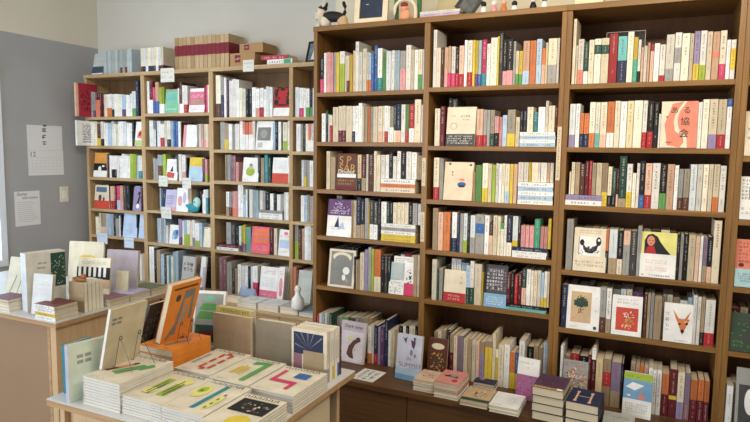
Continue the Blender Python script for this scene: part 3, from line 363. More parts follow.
FACES="""A3|135|124|193|4|br|brown book facing out with gold lettering and a white strip|T:.1,.72,.24,gd,S P;T:.12,.5,.24,gd,SAR;r:.05,.34,.95,.44,w;T:.08,.45,.13,w,Doubut;t:.1,.12,.9,.3,gd,1;r:0,0,1,.1,dr
A4|82|148|200|4|w|purple and white book facing out with an ink drawing|r:0,.56,1,1,pu;s:.1,.6,.9,.98,lv,24,.05;s:.25,.65,.75,.95,w,10,.035;t:.1,.6,.9,.72,w,1;p:.3,.25/.45,.55/.5,.25,nv;p:.45,.22/.65,.4/.75,.2,lb;t:.15,.18,.6,.28,dg,1
A5|91|159|205|4|c|grey portrait book with a cream border facing out|r:.08,.06,.92,.94,gp;e:.5,.8,.36,.13,c;e:.5,.7,.3,.16,gp;e:.68,.45,.13,.1,w;e:.6,.27,.07,.08,w;e:.72,.2,.05,.05,k
A5|475|116|198|4|w|white book with pink foot facing out behind the pale blue one|t:.08,.86,.92,.97,dg,1;r:.55,0,1,.32,hp;s:.62,.3,.95,.6,b,8,.07;s:.6,.3,.95,.7,dgr,8,.05
A5|455|82|166|4|tqp|pale blue book facing out with a pencil sketch|r:0,0,1,.45,w;s:.05,.03,.95,.4,gp,24,.05;t:.05,.05,.95,.25,g,2;t:.1,.32,.9,.5,gp,1;t:.2,.55,.7,.6,w,1
B2|746|144|187|4|c|square cream book with a dark band of white writing facing out|r:0,0,1,.3,dg;t:.05,.03,.95,.27,w,2;t:.15,.72,.85,.8,br,1;t:.5,.64,.8,.7,br,1;e:.25,.5,.12,.09,k;e:.25,.5,.1,.075,c
B3|740|145|187|4|pc|cream book with a small blue car drawing facing out|e:.62,.54,.1,.03,sa;e:.62,.42,.15,.06,bl;e:.62,.37,.12,.03,nv;e:.18,.95,.04,.03,dg;e:.9,.93,.04,.03,dg;t:.25,.62,.35,.78,br,1
B5|754|113|159|4|c|cream book with a red band facing out|r:0,0,1,.3,r;t:.2,.05,.9,.25,pe,2;t:.1,.5,.2,.8,g,1;t:.7,.55,.85,.85,g,1
B5|959|109|204|4|dg|dark patterned book with a light blue band facing out|t:.05,.38,.95,.93,lv,4;t:.08,.4,.9,.9,w,3;r:0,0,1,.32,lb2;t:.1,.05,.9,.26,w,2;r:0,.32,.1,1,b
B6|698|101|194|-60|br|dark brown book with an oval white label facing out|e:.5,.8,.33,.08,c;s:.15,.1,.85,.68,gd,26,.08;s:.2,.15,.8,.6,dg,22,.07;s:.3,.15,.7,.6,c,10,.04
C2|1690|136|194|4|c|salmon and cream book with a face outline and four large characters|p:.1,.5/.3,.95/.62,1/.4,.75/.35,.55/.4,.35/.62,.25/.65,.12/.55,0/.2,.05,sa;p:.7,1/1,1/1,0/.75,0/.72,.25/.5,.4/.45,.6/.5,.78,sa;T:.36,.8,.13,b,あ;T:.7,.8,.13,b,る;T:.66,.56,.15,b,協;T:.64,.3,.16,b,会;t:.12,.62,.22,.7,b,1;t:.08,.08,.4,.14,dr,1
C4|1364|139|195|4|c|cream book with a black and white creature drawing facing out|r:.14,.36,.82,.8,w;p:.26,.66/.3,.5/.42,.42/.58,.42/.7,.5/.76,.66/.66,.6/.5,.52/.36,.56,b;s:.3,.4,.7,.58,dg,14,.06;e:.75,.7,.08,.1,b;e:.76,.73,.04,.03,w;e:.25,.66,.07,.07,b;s:.16,.38,.3,.5,dg,6,.03;s:.6,.42,.8,.5,dg,6,.03;r:.15,.37,.165,.8,b;t:.15,.86,.85,.96,k,1;t:.06,.1,.94,.26,k,2
C4|1641|139|196|4|w|book with a long-haired girl on a yellow ground facing out|r:0,.52,1,1,ly;p:.1,.52/.1,.8/.18,.93/.32,.96/.46,.9/.55,.78/.7,.64/.85,.52,b;e:.28,.8,.11,.11,sk;p:.12,.52/.18,.66/.26,.7/.38,.68/.44,.52,r;e:.24,.81,.02,.01,b;e:.33,.81,.02,.01,b;e:.28,.74,.03,.008,r;r:0,0,1,.5,w;t:.15,.3,.8,.4,sa,1;t:.15,.14,.8,.24,sa,1;t:.05,.02,.9,.08,nv,1
C5|1347|141|199|4|w|white book with a green tree on tan facing out|r:.12,.16,.74,.86,k2;s:.22,.52,.64,.7,dgr,110,.06;s:.24,.55,.6,.72,dgr,60,.05;s:.3,.62,.6,.78,dgr2,20,.045;s:.2,.5,.66,.7,br,10,.03;s:.34,.34,.52,.5,br,12,.035;s:.16,.2,.7,.34,sa,6,.04;t:.85,.3,.93,.9,g,1;e:.88,.07,.05,.04,dg;t:.1,.04,.4,.09,y,1
C5|1539|123|175|4|w|white book with a red square and a small white animal|r:.14,.12,.88,.7,ro;s:.38,.44,.75,.6,w,14,.05;s:.45,.24,.75,.46,gd,18,.06;s:.35,.16,.65,.28,pe,12,.05;e:.58,.5,.025,.02,b;e:.7,.5,.025,.02,b;s:.5,.3,.7,.4,br,5,.03;t:.15,.78,.9,.94,g,1
C5|1748|110|165|4|w|white book with an orange fox head facing out|p:.42,.62/.9,.62/.66,.2,o;s:.5,.5,.85,.62,w,6,.03;p:.42,.6/.3,.85/.52,.62,o;p:.8,.6/.95,.85/.72,.62,o;e:.66,.3,.06,.05,b;e:.8,.5,.05,.03,b;e:.56,.48,.04,.03,b;t:.04,.06,.34,.94,g,6;t:.4,.03,.9,.08,g,1
C6|1350|107|188|-60|g|colourful comic book crowded with faces facing out|s:0,0,1,.84,pe,50,.08;s:0,0,1,.84,o,30,.07;s:0,0,1,.84,br,40,.05;s:0,0,1,.84,c,30,.05;s:0,0,1,.84,dg,40,.035;s:0,.2,1,.9,lb3,14,.05;t:.05,.86,.95,.97,r,1
C6|1606|113|188|-90|w|green and blue book with a paper plane picture facing out|r:0,.84,1,1,lgr;t:.1,.88,.6,.94,dgr,1;r:0,.4,1,.84,lb3;p:.08,.66/.3,.78/.72,.74/.4,.6,w;p:.5,.42/.62,.6/.78,.44,sa;e:.2,.48,.07,.02,w;t:.08,.1,.9,.32,g,2
D2|1996|76|178|4|c|cream book facing out beside the right-hand post|t:.12,.3,.3,.7,dg,1;r:.5,.4,.8,.6,dg
D3|1996|89|173|4|w|white book with black ink sketches facing out|t:.05,.45,.9,.95,b,3;r:.35,.5,.7,.75,dg;t:.05,.1,.9,.3,g,2
D4|1996|107|194|4|sa|pink and pale green book facing out|r:0,0,1,.38,tqp;t:.1,.5,.9,.95,dr,3;e:.2,.46,.09,.04,dr;t:.1,.1,.9,.3,dgr,2
D5|1996|97|158|4|dgr2|dark green picture book facing out|s:0,0,1,1,dg,30,.09;s:0,0,1,1,gr,14,.05;t:.1,.1,.9,.3,gr,1;e:.7,.35,.2,.15,dg
D6|2027|102|263|-60|g|grey book with a dark photograph facing out|r:.1,.1,.95,.75,dg;e:.5,.5,.2,.2,w
L1|-2516|160|251|504|rr|large crimson book with a dark ornamental pattern at the shelf end|t:.2,.15,.95,.8,dr,5;s:.2,.15,.95,.85,dr,50,.05;s:.2,.15,.95,.85,pk,12,.03;r:0,0,.1,1,pe
L2|-2473|150|191|504|w|white book with bold black blocks at the shelf end|t:.25,.1,.85,.9,b,4;t:.3,.1,.9,.85,b,4;r:.9,0,1,1,nv
L2|-1857|76|182|504|w|white and red picture book leaning by the post|p:.2,.35/.5,.6/.9,.7/.9,.3,sa;e:.6,.5,.2,.1,r;r:0,0,1,.24,lgr2
L3|-2306|145|188|504|w|orange topped book with a black middle facing out|r:0,.56,1,1,o2;r:0,.26,1,.56,b;e:.45,.32,.12,.12,w;e:.7,.45,.1,.04,w
L4|-2311|171|181|504|c|cream book with blue sky picture and red foot facing out|r:.08,.7,.75,.92,bg;r:0,0,1,.34,ro;e:.35,.45,.1,.14,br;e:.6,.4,.06,.1,br
L4|-1895|82|183|504|lv|lilac book with black brush figure facing out|p:.4,.25/.7,.65/.85,.6/.6,.1,b;e:.6,.2,.2,.1,w;e:.7,.72,.15,.08,b
L5|-2007|146|188|504|lb4|pale blue book with faint house drawing facing out|p:.35,.35/.5,.65/.68,.35,lb;t:.2,.15,.8,.3,lv,1;r:.05,.03,.95,.05,w
L5|-1842|61|189|504|lb4|plain pale blue book facing out beside the post|t:.2,.5,.8,.8,w,2
M1|-1553|124|170|504|mint|mint green book facing out|e:.5,.65,.25,.14,tq;t:.1,.1,.9,.2,w,1;r:0,.9,1,1,g
M1|-1328|140|169|504|pk2|pink striped book with white band facing out|r:0,.86,1,1,w;r:0,0,1,.3,w;r:.1,.36,.9,.52,k;t:.08,.08,.9,.24,g,2;t:.08,.6,.9,.75,w,2
M2|-1390|130|155|504|w|blank white book with a pink spine facing out|r:0,0,.22,1,pk
M3|-1554|106|155|504|w|white book with red splash leaning among the spines|p:0,.15/.1,.4/.75,.35/.7,.1,ro;p:.3,.4/.55,.7/.6,.42,nv;t:.3,.75,.9,.9,lv,1
M3|-1341|126|171|504|lb|light blue book with a yellow top facing out|r:0,.62,1,1,y;t:.15,.66,.85,.72,o,1;e:.5,.32,.22,.14,tqp;t:.2,.08,.9,.15,lv,1
M4|-1598|129|156|504|lv2|lilac grey book with navy edge facing out|r:0,0,.22,1,nv;t:.3,.3,.9,.75,dg,2;t:.05,.6,.2,.8,w,1;r:.6,0,1,.2,pk
M4|-1465|112|172|504|w|white book with soft pink brush shapes facing out|e:.3,.45,.18,.22,pk;e:.65,.6,.14,.24,lv2;t:.1,.85,.6,.92,g,1
M5|-1537|93|141|504|w|white book with a blue bird picture facing out|e:.6,.5,.3,.25,lb3;e:.75,.62,.14,.14,bl;e:.4,.35,.15,.12,lb
M5|-1216|67|143|504|i|plain ivory book facing out by the post|r:.1,.92,.5,.98,pk
M6|-1356|116|232|420|lgy|pale grey book with dark red brush title facing out|t:.1,.55,.95,.85,dr,1;t:.12,.5,.9,.82,dr,1;e:.8,.75,.04,.06,r
M6|-1187|42|242|420|w|white book leaning against the post above the counter|r:.55,0,1,.7,lv2;t:.65,.2,.85,.6,pu,1
N1|-612|124|184|504|r|red book with black floral pattern and white band facing out|s:0,.4,.3,1,b,16,.09;s:.7,.4,1,1,b,16,.09;e:.12,.8,.1,.08,b;e:.88,.8,.1,.08,b;e:.15,.5,.14,.1,b;e:.88,.5,.13,.1,b;e:.5,.95,.15,.05,b;e:.5,.4,.3,.03,b;r:0,0,1,.3,w
N2|-756|139|192|504|w|white book with a grey photograph facing out|r:.08,.32,.84,.78,gp;e:.45,.55,.2,.14,g;r:.12,.08,.4,.26,lgy
N3|-867|131|163|504|w|white book with a yellow-green pear picture facing out|e:.48,.42,.28,.18,lgr;e:.5,.62,.14,.1,lgr2;e:.5,.7,.1,.06,lv;t:.1,.05,.5,.12,sa,1
N3|-625|127|168|504|w|white book with a wide orange-red foot facing out|r:0,0,1,.38,ro;t:.1,.55,.9,.9,lb4,2
N5|-800|152|182|504|hp2|bright orange and pink book facing out|r:.12,.4,.95,.9,o3;r:0,.52,1,.56,pk2;r:0,.7,1,.74,pk2;t:.1,.1,.9,.3,pe,2
N5|-576|89|175|504|w|white and lilac book facing out beside the orange-pink one|t:.1,.12,.9,.2,hp,1;t:.1,.7,.9,.8,pk2,1;e:.6,.86,.2,.06,pk2;r:.1,.3,.9,.6,lb4
N6|-674|141|223|420|w|white book with a broad pink foot standing on the counter|r:0,0,1,.3,pk2;t:.2,.78,.8,.9,hp,1;t:.15,.4,.85,.7,lb4,2;t:.1,.08,.9,.2,w,1
N6|-531|45|230|420|w|white book with a pink flower print leaning by the post|e:.5,.5,.3,.2,pk;e:.55,.28,.25,.12,pk2;t:.2,.78,.85,.9,hp,1
O2|-351|62|176|504|w|white book with a red top facing out in the narrow bay|r:0,.5,1,1,ro;e:.5,.5,.3,.1,w
O6|-376|109|226|420|lgy|pale grey-green book facing out in the narrow bay|t:.1,.8,.9,.9,g,1;r:.92,0,1,1,dg"""
CAMP=(-0.43942,0.10001,0.01441,597.97499,1.68738,2.79484)
RGB.update(y2=(200,178,84),bw2=(220,208,182),tanb3=(206,190,156),w6=(214,220,228),mintw=(214,226,206),tanb2=(176,146,112),g2=(150,136,112),tan3=(206,200,176),w2=(216,218,218),tw=(214,208,190),lgy2=(180,192,208),dr2=(130,70,62),c2=(222,212,176),
 pc2=(220,212,186),lvp=(180,168,180),tanp=(190,170,150),gdk=(110,118,80),pe2=(222,190,156),pk3=(222,140,128),pud=(84,54,84),gd2=(176,130,50),lvw=(206,212,232),
 mag=(170,90,140),lv3=(196,184,196),w3=(214,204,210),lb5=(172,190,198),w4=(196,204,204),k3=(190,160,116),dr3=(130,30,44),lb6=(170,186,190),nv2=(60,74,92),pk4=(196,70,90),w5=(222,214,196),sa2=(226,150,130))

# ------------------------------------------------------------------ room
WL=mat('wall_grey_paint',(166,166,166),.8,.2,.05,3); WC=mat('wall_cream_paint',(214,208,192),.85,.2,.04,2)
WB=mat('wall_back_paint',(200,196,186),.85,.2,.04,2)
FL=wood('floor_boards',(92,70,50),(130,104,76),'y',.5); CE=mat('ceiling_paint',(225,222,212),.9,.2,.03,2)
XW=-2.465; YB=.72; XP=-.05; YP=.33; ZC_=3.0; XR=4.2; YF=-4.6
def sbox(name,a,b,m):
    mb=MB(); mb.box(a,b,m); return struct(mb.build(name))
sbox('floor',(XW-.1,YF,-.1),(XR,YB+.1,0),FL)
sbox('ceiling',(XW-.1,YF,ZC_),(XR,YB+.1,ZC_+.1),CE)
ZW=ZO+.79
# left wall: grey painted part with a window opening, cream part above
mb=MB(); wy0,wy1,wz0,wz1=-1.5,-.105,.75,2.2
for a,b in (((XW-.12,wy1,0),(XW,YB+.1,ZW)),((XW-.12,YF,0),(XW,wy0,ZW)),((XW-.12,wy0,0),(XW,wy1,wz0)),((XW-.12,wy0,wz1),(XW,wy1,ZW))): mb.box(a,b,WL)
mb.box((XW-.12,YF,ZW),(XW-.001,YB+.1,ZC_),WC)
struct(mb.build('wall_left'))
sbox('wall_back',(XW,YB,0),(XP+.001,YB+.1,ZC_),WB)
sbox('wall_back',(XP,YP,0),(XR,YB+.1,ZC_),mat('wall_pillar_paint',(214,206,184),.85,.2,.04,2))
sbox('wall_right',(XR,YF,0),(XR+.1,YB+.1,ZC_),WC)
WF=mat('window_frame_white',(225,232,240),.4)
mb=MB(); f=.045
for a,b in (((XW-.08,wy0,wz0),(XW+.012,wy0+f,wz1)),((XW-.08,wy1-f,wz0),(XW+.012,wy1,wz1)),((XW-.08,wy0+f,wz0),(XW+.012,wy1-f,wz0+f)),((XW-.08,wy0+f,wz1-f),(XW+.012,wy1-f,wz1))): mb.box(a,b,WF)
win=struct(mb.build('window_1'))
gm=mat('window_glass',(235,244,250),.02,.5,trans=1)
mb=MB(); mb.box((XW-.05,wy0+f,wz0+f),(XW-.044,wy1-f,wz1-f),gm); mb.build('window_pane',win)
# ------------------------------------------------------------------ bookcases
DW=wood('walnut_front',(112,80,38),(148,108,56),'x',.38); DWZ=wood('walnut_upright',(112,80,40),(148,108,58),'z',.38)
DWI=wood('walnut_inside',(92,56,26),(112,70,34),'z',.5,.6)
DWB=wood('walnut_cabinet',(84,58,34),(106,76,46),'x',.55)
LW=wood('oak_front',(158,130,92),(196,168,126),'x',.45); LWZ=wood('oak_upright',(164,134,94),(200,170,126),'z',.45)
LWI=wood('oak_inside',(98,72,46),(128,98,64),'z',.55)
LWB=wood('oak_cabinet',(170,136,98),(196,162,122),'x',.5)
def bookcase(label,x0,x1,posts,bays,ytop0,yback,ztop,zrows,mf,mz,mi,zbase,topfront=.0,group=None):
    """posts: list of (xa,xb); bays: list of (xa,xb,rows)"""
    o=empty('bookcase',((x0+x1)/2,(ytop0+yback)/2,ZO+zbase)); tag(o,label,'bookcase',group)
    ox,oy,oz=o.location
    def part(n,a,b,m,r=.0015):
        mb=MB(); mb.bbox((a[0]-ox,a[1]-oy,a[2]-oz),(b[0]-ox,b[1]-oy,b[2]-oz),m,r); return mb.build(n,o)
    zt=ZO+ztop; tt=.026
    part('top_panel',(x0,ytop0-.006,zt-tt),(x1,yback,zt),mf)
    for i,(a,b) in enumerate(posts): part('side_panel' if i in(0,len(posts)-1) else 'divider',(a,ytop0,ZO+zbase),(b,yback,zt-tt),mz)
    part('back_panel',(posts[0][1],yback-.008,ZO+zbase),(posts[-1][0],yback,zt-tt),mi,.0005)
    for a,b,rows in bays:
        for z in rows: part('shelf',(a,ytop0,ZO+z-.022),(b,yback-.008,ZO+z),mf)
    return o
Z=ZROWS
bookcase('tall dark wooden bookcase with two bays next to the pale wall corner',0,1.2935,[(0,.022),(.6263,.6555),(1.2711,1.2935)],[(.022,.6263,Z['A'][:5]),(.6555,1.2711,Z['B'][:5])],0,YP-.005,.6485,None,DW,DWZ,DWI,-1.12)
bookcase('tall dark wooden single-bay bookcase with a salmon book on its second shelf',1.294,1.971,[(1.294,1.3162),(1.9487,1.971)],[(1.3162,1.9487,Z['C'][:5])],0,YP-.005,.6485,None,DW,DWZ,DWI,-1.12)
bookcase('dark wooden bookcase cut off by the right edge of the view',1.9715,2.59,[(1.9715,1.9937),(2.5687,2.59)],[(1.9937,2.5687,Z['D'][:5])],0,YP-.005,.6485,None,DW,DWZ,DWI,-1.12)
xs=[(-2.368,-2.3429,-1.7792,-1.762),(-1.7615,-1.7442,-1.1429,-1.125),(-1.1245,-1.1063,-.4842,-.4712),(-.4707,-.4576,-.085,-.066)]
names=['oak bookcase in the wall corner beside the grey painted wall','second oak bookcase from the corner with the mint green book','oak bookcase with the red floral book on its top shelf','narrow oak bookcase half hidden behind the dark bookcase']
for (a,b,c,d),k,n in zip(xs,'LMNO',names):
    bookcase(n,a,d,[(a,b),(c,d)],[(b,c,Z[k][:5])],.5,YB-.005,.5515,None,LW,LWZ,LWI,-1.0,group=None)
def cabinet(label,x0,x1,yf,yb,zt,m,doors,group=None):
    o=empty('base_cabinet',((x0+x1)/2,(yf+yb)/2,0)); tag(o,label,'cabinet',group); ox,oy,_=o.location
    mb=MB(); mb.box((x0-ox,yf+.02-oy,.06),(x1-ox,yb-oy,zt),m); mb.box((x0-ox,yf+.05-oy,0),(x1-ox,yb-oy,.06),m); mb.build('body',o)
    w=(x1-x0)/doors
    for i in range(doors):
        mb=MB(); mb.bbox((x0+i*w+.002-ox,yf-oy,.065),(x0+(i+1)*w-.002-ox,yf+.0195-oy,zt-.004),m,.0015); mb.build('door',o)
def worktop(label,x0,x1,yf,yb,z,th,m):
    mb=MB(); mb.bbox((x0,yf,z-th),(x1,yb,z),m,.002); o=mb.build('counter_top'); tag(o,label,'counter'); return o
# right base: the counter board carries the bookcases
worktop('long dark wooden counter board carrying the tall dark bookcases',0,2.6,-.285,YP-.005,ZO-1.12,.026,DWI if False else wood('walnut_counter',(78,52,30),(112,78,46),'x',.4))
cabinet('dark brown base cabinet below the counter, nearest the display table',.0,.68,-.27,YP-.005,ZO-1.147,DWB,1)
cabinet('dark brown base cabinet below the stacks of small books',.681,1.971,-.27,YP-.005,ZO-1.147,DWB,2)
cabinet('dark brown base cabinet at the right edge of the view',1.972,2.6,-.27,YP-.005,ZO-1.147,DWB,1)
worktop('long oak counter board carrying the light bookcases',-2.368,-.066,.2,YB-.005,ZO-1.0,.024,LW)
for i,(a,b,n) in enumerate([(-2.368,-1.762,'oak base cabinet nearest the grey wall'),(-1.7615,-1.0,'oak base cabinet behind the orange book'),(-.999,-.37,'oak base cabinet below the white books with pink feet'),(-.369,-.066,'narrow oak base cabinet beside the dark bookcase')]):
    cabinet(n,a,b,.215,YB-.005,ZO-1.025,LWB,1)
# ------------------------------------------------------------------ spines
ORD='first second third fourth fifth sixth seventh eighth ninth tenth eleventh twelfth thirteenth fourteenth fifteenth sixteenth seventeenth eighteenth nineteenth twentieth'.split()
TENS={20:'twenty',30:'thirty',40:'forty'}
def ordn(i):
    if i<20: return ORD[i]
    n=i+1; t=n//10*10
    return TENS[t]+'-'+ORD[n-t-1] if n>t else {30:'thirtieth',40:'fortieth'}[t]
ROW=['top shelf','second shelf','third shelf','fourth shelf','fifth shelf','counter']
BAY=dict(A='left dark bay',B='middle dark bay',C='right dark bay',D='edge dark bay',L='corner oak bay',M='second oak bay',N='third oak bay',O='narrow oak bay')
SP={}
for line in SPINES.strip().split('\n'):
    key,rest=line.split('|'); L=[]
    for it in rest.split(' '):
        q=it.split(',')
        L.append([float(q[0])/1000,float(q[1])/1000,float(q[2])/1000,q[3],q[4],([q[5],float(q[6]),float(q[7])] if len(q)>5 else None)])
    SP[key]=L
ALLS=[]
for key,L in SP.items():
    c=key[0]; row=int(key[1])-1; zb=ZO+Z[c][row]+.0004
    dark=c in 'ABCD'
    yf=(0.0 if dark else .5)+.012
    if row==5: yf=-.02 if dark else .47
    rnd=random.Random(hash(key)%1 if False else sum(map(ord,key))*7)
    # split the wide hidden blocks into single books
    M=[]
    for x,w,h,col,fl,band in L:
        n=1
        if w>.044: n=max(1,round(w/.027))
        for i in range(n):
            M.append([x+i*w/n,w/n,h+(0 if i==0 else rnd.choice([0,-.004,-.001,.002])),col,fl,band])
    desc=[]
    for x,w,h,col,fl,band in M:
        adj='thin ' if w<.013 else ('thick ' if w>.034 else '')
        d=adj+CN[col]
        if band:
            bc=CN[band[0]]
            d+=f' book with {bc} '+('foot' if band[1]<.05 else 'block')
        else: d+=' book'
        desc.append(d)
    def cnt(s,l): return sum(1 for q in l if q==s)
    for i,(x,w,h,col,fl,band) in enumerate(M):
        yb=yf+(.055 if '<' in fl else 0)
        z=zb+(PILES[key][2]/1000+.001 if '^' in fl and key in PILES else 0)
        if '^' in fl: yb=yf+.006
        depth_max=(YP-.02 if dark else YB-.02)-yb
        d=min(h*.68,.15,depth_max)
        if '^' in fl: d=min(d,.105)
        d=min(d,depth_max)
        yj=0 if ('<' in fl) else rnd.choice([0,0,.002,.004,.001])
        s=f'{ROW[row]}, {BAY[c]}'
        if cnt(desc[i],desc)==1: lab=f'{desc[i]}, {s}'
        else:
            left=CN[M[i-1][3]] if i else None
            pairs=[(desc[j],CN[M[j-1][3]] if j else None) for j in range(len(M))]
            if left and left!=CN[col] and cnt((desc[i],left),pairs)==1: lab=f'{desc[i]} right of a {left} one, {s}'
            else: lab=f'{desc[i]}, {ordn(i)} from left, {s}'
        if len(lab.split())>16: lab=f'{desc[i]}, {ordn(i)} from left, {s}'
        if '<' in fl: pass
        dist=math.hypot(x-1.687,yb+2.795)
        ALLS.append((w*h/dist**2*(.12 if '<' in fl else 1),len(ALLS),(w,h,d-yj,col,band,random.Random(len(ALLS)*13+5),x,yb+yj,z,lab,f'upright books, {ROW[row]}, {BAY[c]}')))
# the spines that show largest are single things, the many smaller ones one object
KEEP=set(q[1] for q in sorted(ALLS,reverse=True)[:NKEEP])
BULK=MB()
for sc_,k_,a_ in ALLS: spine_book(*a_,bulk=None if k_ in KEEP else BULK)
bo_=BULK.build('books'); bo_['kind']='stuff'; bo_['label']='the many smaller upright books filling the rows on all the shelves'; bo_['category']='books'
# shelf piles
for key,(xa,xb,H,cols) in PILES.items():
    c=key[0]; row=int(key[1])-1; zb=ZO+Z[c][row]+.0004; yf=(0. if c in 'ABCD' else .5)+.006
    n=len(cols); rnd=random.Random(sum(map(ord,key))); th=H/1000/n
    for i,col in enumerate(cols):
        ztop=zb+(n-i)*th
        w=(xb-xa)/1000-.004*rnd.random()-.001
        w=min(w,.19)
        o=cover_book('book',w,min(.128,w*.75+.01),th-.0006,col if not(key=='A3' and i==1) else 'w','t:.2,.3,.8,.7,g,1','B',spinetext=True,rnd=rnd,spinecol=('o' if key=='A3' and i==1 else None))
        lay(o,xa/1000+.002*rnd.random(),yf+.002*rnd.random(),ztop-.0004)
        pos='topmost' if i==0 else ('lowest' if i==n-1 else ordn(i)+' from top')
        tag(o,f'{CN[col]} book lying flat, {pos} in the pile, {ROW[row]}, {BAY[c]}','book',f'flat books, {ROW[row]}, {BAY[c]}')
# face-out books
for line in FACES.strip().split('\n'):
    key,X,W,H,Y,col,lab,des=line.split('|'); c=key[0]; row=int(key[1])-1; zb=ZO+Z[c][row]
    X,W,H,Y=[int(v)/1000 for v in (X,W,H,Y)]
    rnd=random.Random(X*1000); t=.016
    if lab.startswith('pale blue book with a pencil'): Y-=.024
    a=math.radians(7.5)
    if key in('L1','L2') and X<-2.4:
        o=cover_book('book',.19,H if key=='L1' else .19,.022 if key=='L1' else .016,col,des,'L',rnd=rnd,spinecol='pe' if key=='L1' else None)
        # stands with its cover to the right and juts out past the shelf front
        o.location=(-2.341+(.024 if key=='L1' else .017),.385,zb+.0006); o.rotation_euler=(0,0,PI/2)
    else:
        if lab.startswith('salmon'): 
            pass
        o=cover_book('book',W,H,t,col,des,'R' if rnd.random()<.5 else 'L',rnd=rnd)
        al=-a if row<5 else -math.radians(9)
        rz=0
        if lab.startswith('green and blue'): rz=math.radians(-4)
        o.location=(X,Y,zb+t*math.sin(-al)+.0006); o.rotation_euler=(al,0,rz)
    tag(o,lab,'book','books facing out on the shelves')
# ------------------------------------------------------------------ tables
TT=ZO-.83
PAGEW=paged('page_edges_white','Y',(222,220,216),.9)
PLY=wood('plywood_top',(206,188,160),(226,212,188),'x',.4); PLE=wood('plywood_edge',(168,132,92),(196,162,120),'x',.5)
TP=wood('plywood_panel',(196,164,124),(214,184,146),'z',.55); TPD=mat('fibre_panel',(158,130,102),.6,.3,.05,3)
WTE=mat('white_laminate',(206,206,204),.35,.4,.03,6)
def table(label,x0,x1,y0,y1,panels,edge_white=True):
    o=empty('display_table',((x0+x1)/2,(y0+y1)/2,0)); tag(o,label,'table'); ox,oy,_=o.location
    mb=MB(); mb.bbox((x0-ox,y0-oy,TT-.024),(x1-ox,y1-oy,TT-.003),PLE,.001); mb.build('table_top',o)
    mb=MB(); mb.box((x0-ox,y0-oy,TT-.0028),(x1-ox,y1-oy,TT),PLY if not edge_white else WTE); mb.build('table_surface',o)
    for n,a,b,m in panels:
        mb=MB(); mb.bbox((a[0]-ox,a[1]-oy,a[2]),(b[0]-ox,b[1]-oy,b[2]),m,.0015); mb.build(n,o)
    return o
zt=TT-.0245
table('plywood display table covered with stacks of magazines',-.098,.693,-1.53,-.835,[
 ('side_panel',(.655,-1.52,0),(.677,-1.0,zt),mat('panel_cream',(206,190,160),.6,.3,.04,4)),('side_panel',(-.075,-1.50,0),(-.053,-.88,zt),TP),
 ('back_panel',(-.052,-.905,0),(.654,-.885,zt),TP),('front_panel',(-.052,-1.48,0),(.654,-1.46,zt),TP)],True)
table('long display table at the left with a brown front panel',-2.2,-.835,-.945,-.22,[
 ('front_panel',(-2.16,-.905,0),(-.925,-.887,zt),TPD),('side_panel',(-.905,-.925,0),(-.865,-.26,zt),TP),('edge_strip',(-.924,-.927,0),(-.906,-.905,zt),PLE),
 ('side_panel',(-2.19,-.925,0),(-2.165,-.26,zt),TP)],True)
# magazine stacks
MG={
'green':('p:.3,.3/.5,.26/.8,.66/.62,.7,gr;p:.62,.55/.78,.5/.92,.7/.8,.76,gr;p:.1,.3/.2,.28/.5,.7/.42,.72,br;p:.2,.45/.3,.44/.45,.6/.4,.66,sa','green brush strokes'),
'lime':('r:.2,.2,.38,.74,lgr;r:.54,.22,.74,.78,lgr;e:.3,.3,.14,.1,ly;e:.65,.72,.16,.12,ly;r:.26,.25,.29,.68,dg;r:.34,.2,.37,.6,dgr;r:.6,.3,.63,.74,dg;r:.68,.24,.71,.66,dgr','lime green bars'),
'bluebar':('e:.22,.62,.17,.2,ly;e:.2,.66,.1,.1,lgr;e:.76,.4,.1,.24,ly;r:.5,.14,.6,.9,te;r:.74,.2,.78,.26,dg;r:.75,.32,.79,.38,dg;r:.74,.46,.78,.52,dg;r:.75,.6,.79,.66,dg;r:.18,.6,.22,.66,dg','a long blue bar'),
'zero':('r:.08,.3,.16,.74,g;r:.4,.2,.48,.38,ro;r:.4,.44,.48,.6,ro;r:.4,.66,.48,.82,ro;r:.64,.2,.72,.38,ro;r:.64,.44,.72,.6,ro;r:.64,.66,.72,.82,ro;r:.5,.14,.62,.22,ro;r:.5,.8,.62,.88,ro','an orange dashed ring'),
'seven':('r:.63,.12,.77,.88,gr;p:.36,.72/.64,.78/.64,.88/.36,.86,gr;r:.2,.3,.26,.62,y;r:.3,.32,.36,.64,y;r:.4,.3,.46,.6,y','a green angular stroke'),
'four':('r:.14,.36,.23,.82,hp;r:.14,.36,.72,.46,hp;r:.63,.16,.72,.46,hp;r:.5,.6,.8,.8,bl','a red zigzag and blue square'),
'photo':('r:.13,.48,.95,.86,b;s:.2,.52,.9,.82,gp,12,.05;s:.3,.54,.9,.74,c,8,.04;s:.2,.52,.9,.7,br,8,.04;e:.66,.24,.24,.17,y','a photo and yellow disc'),
}
mrnd=random.Random(5)
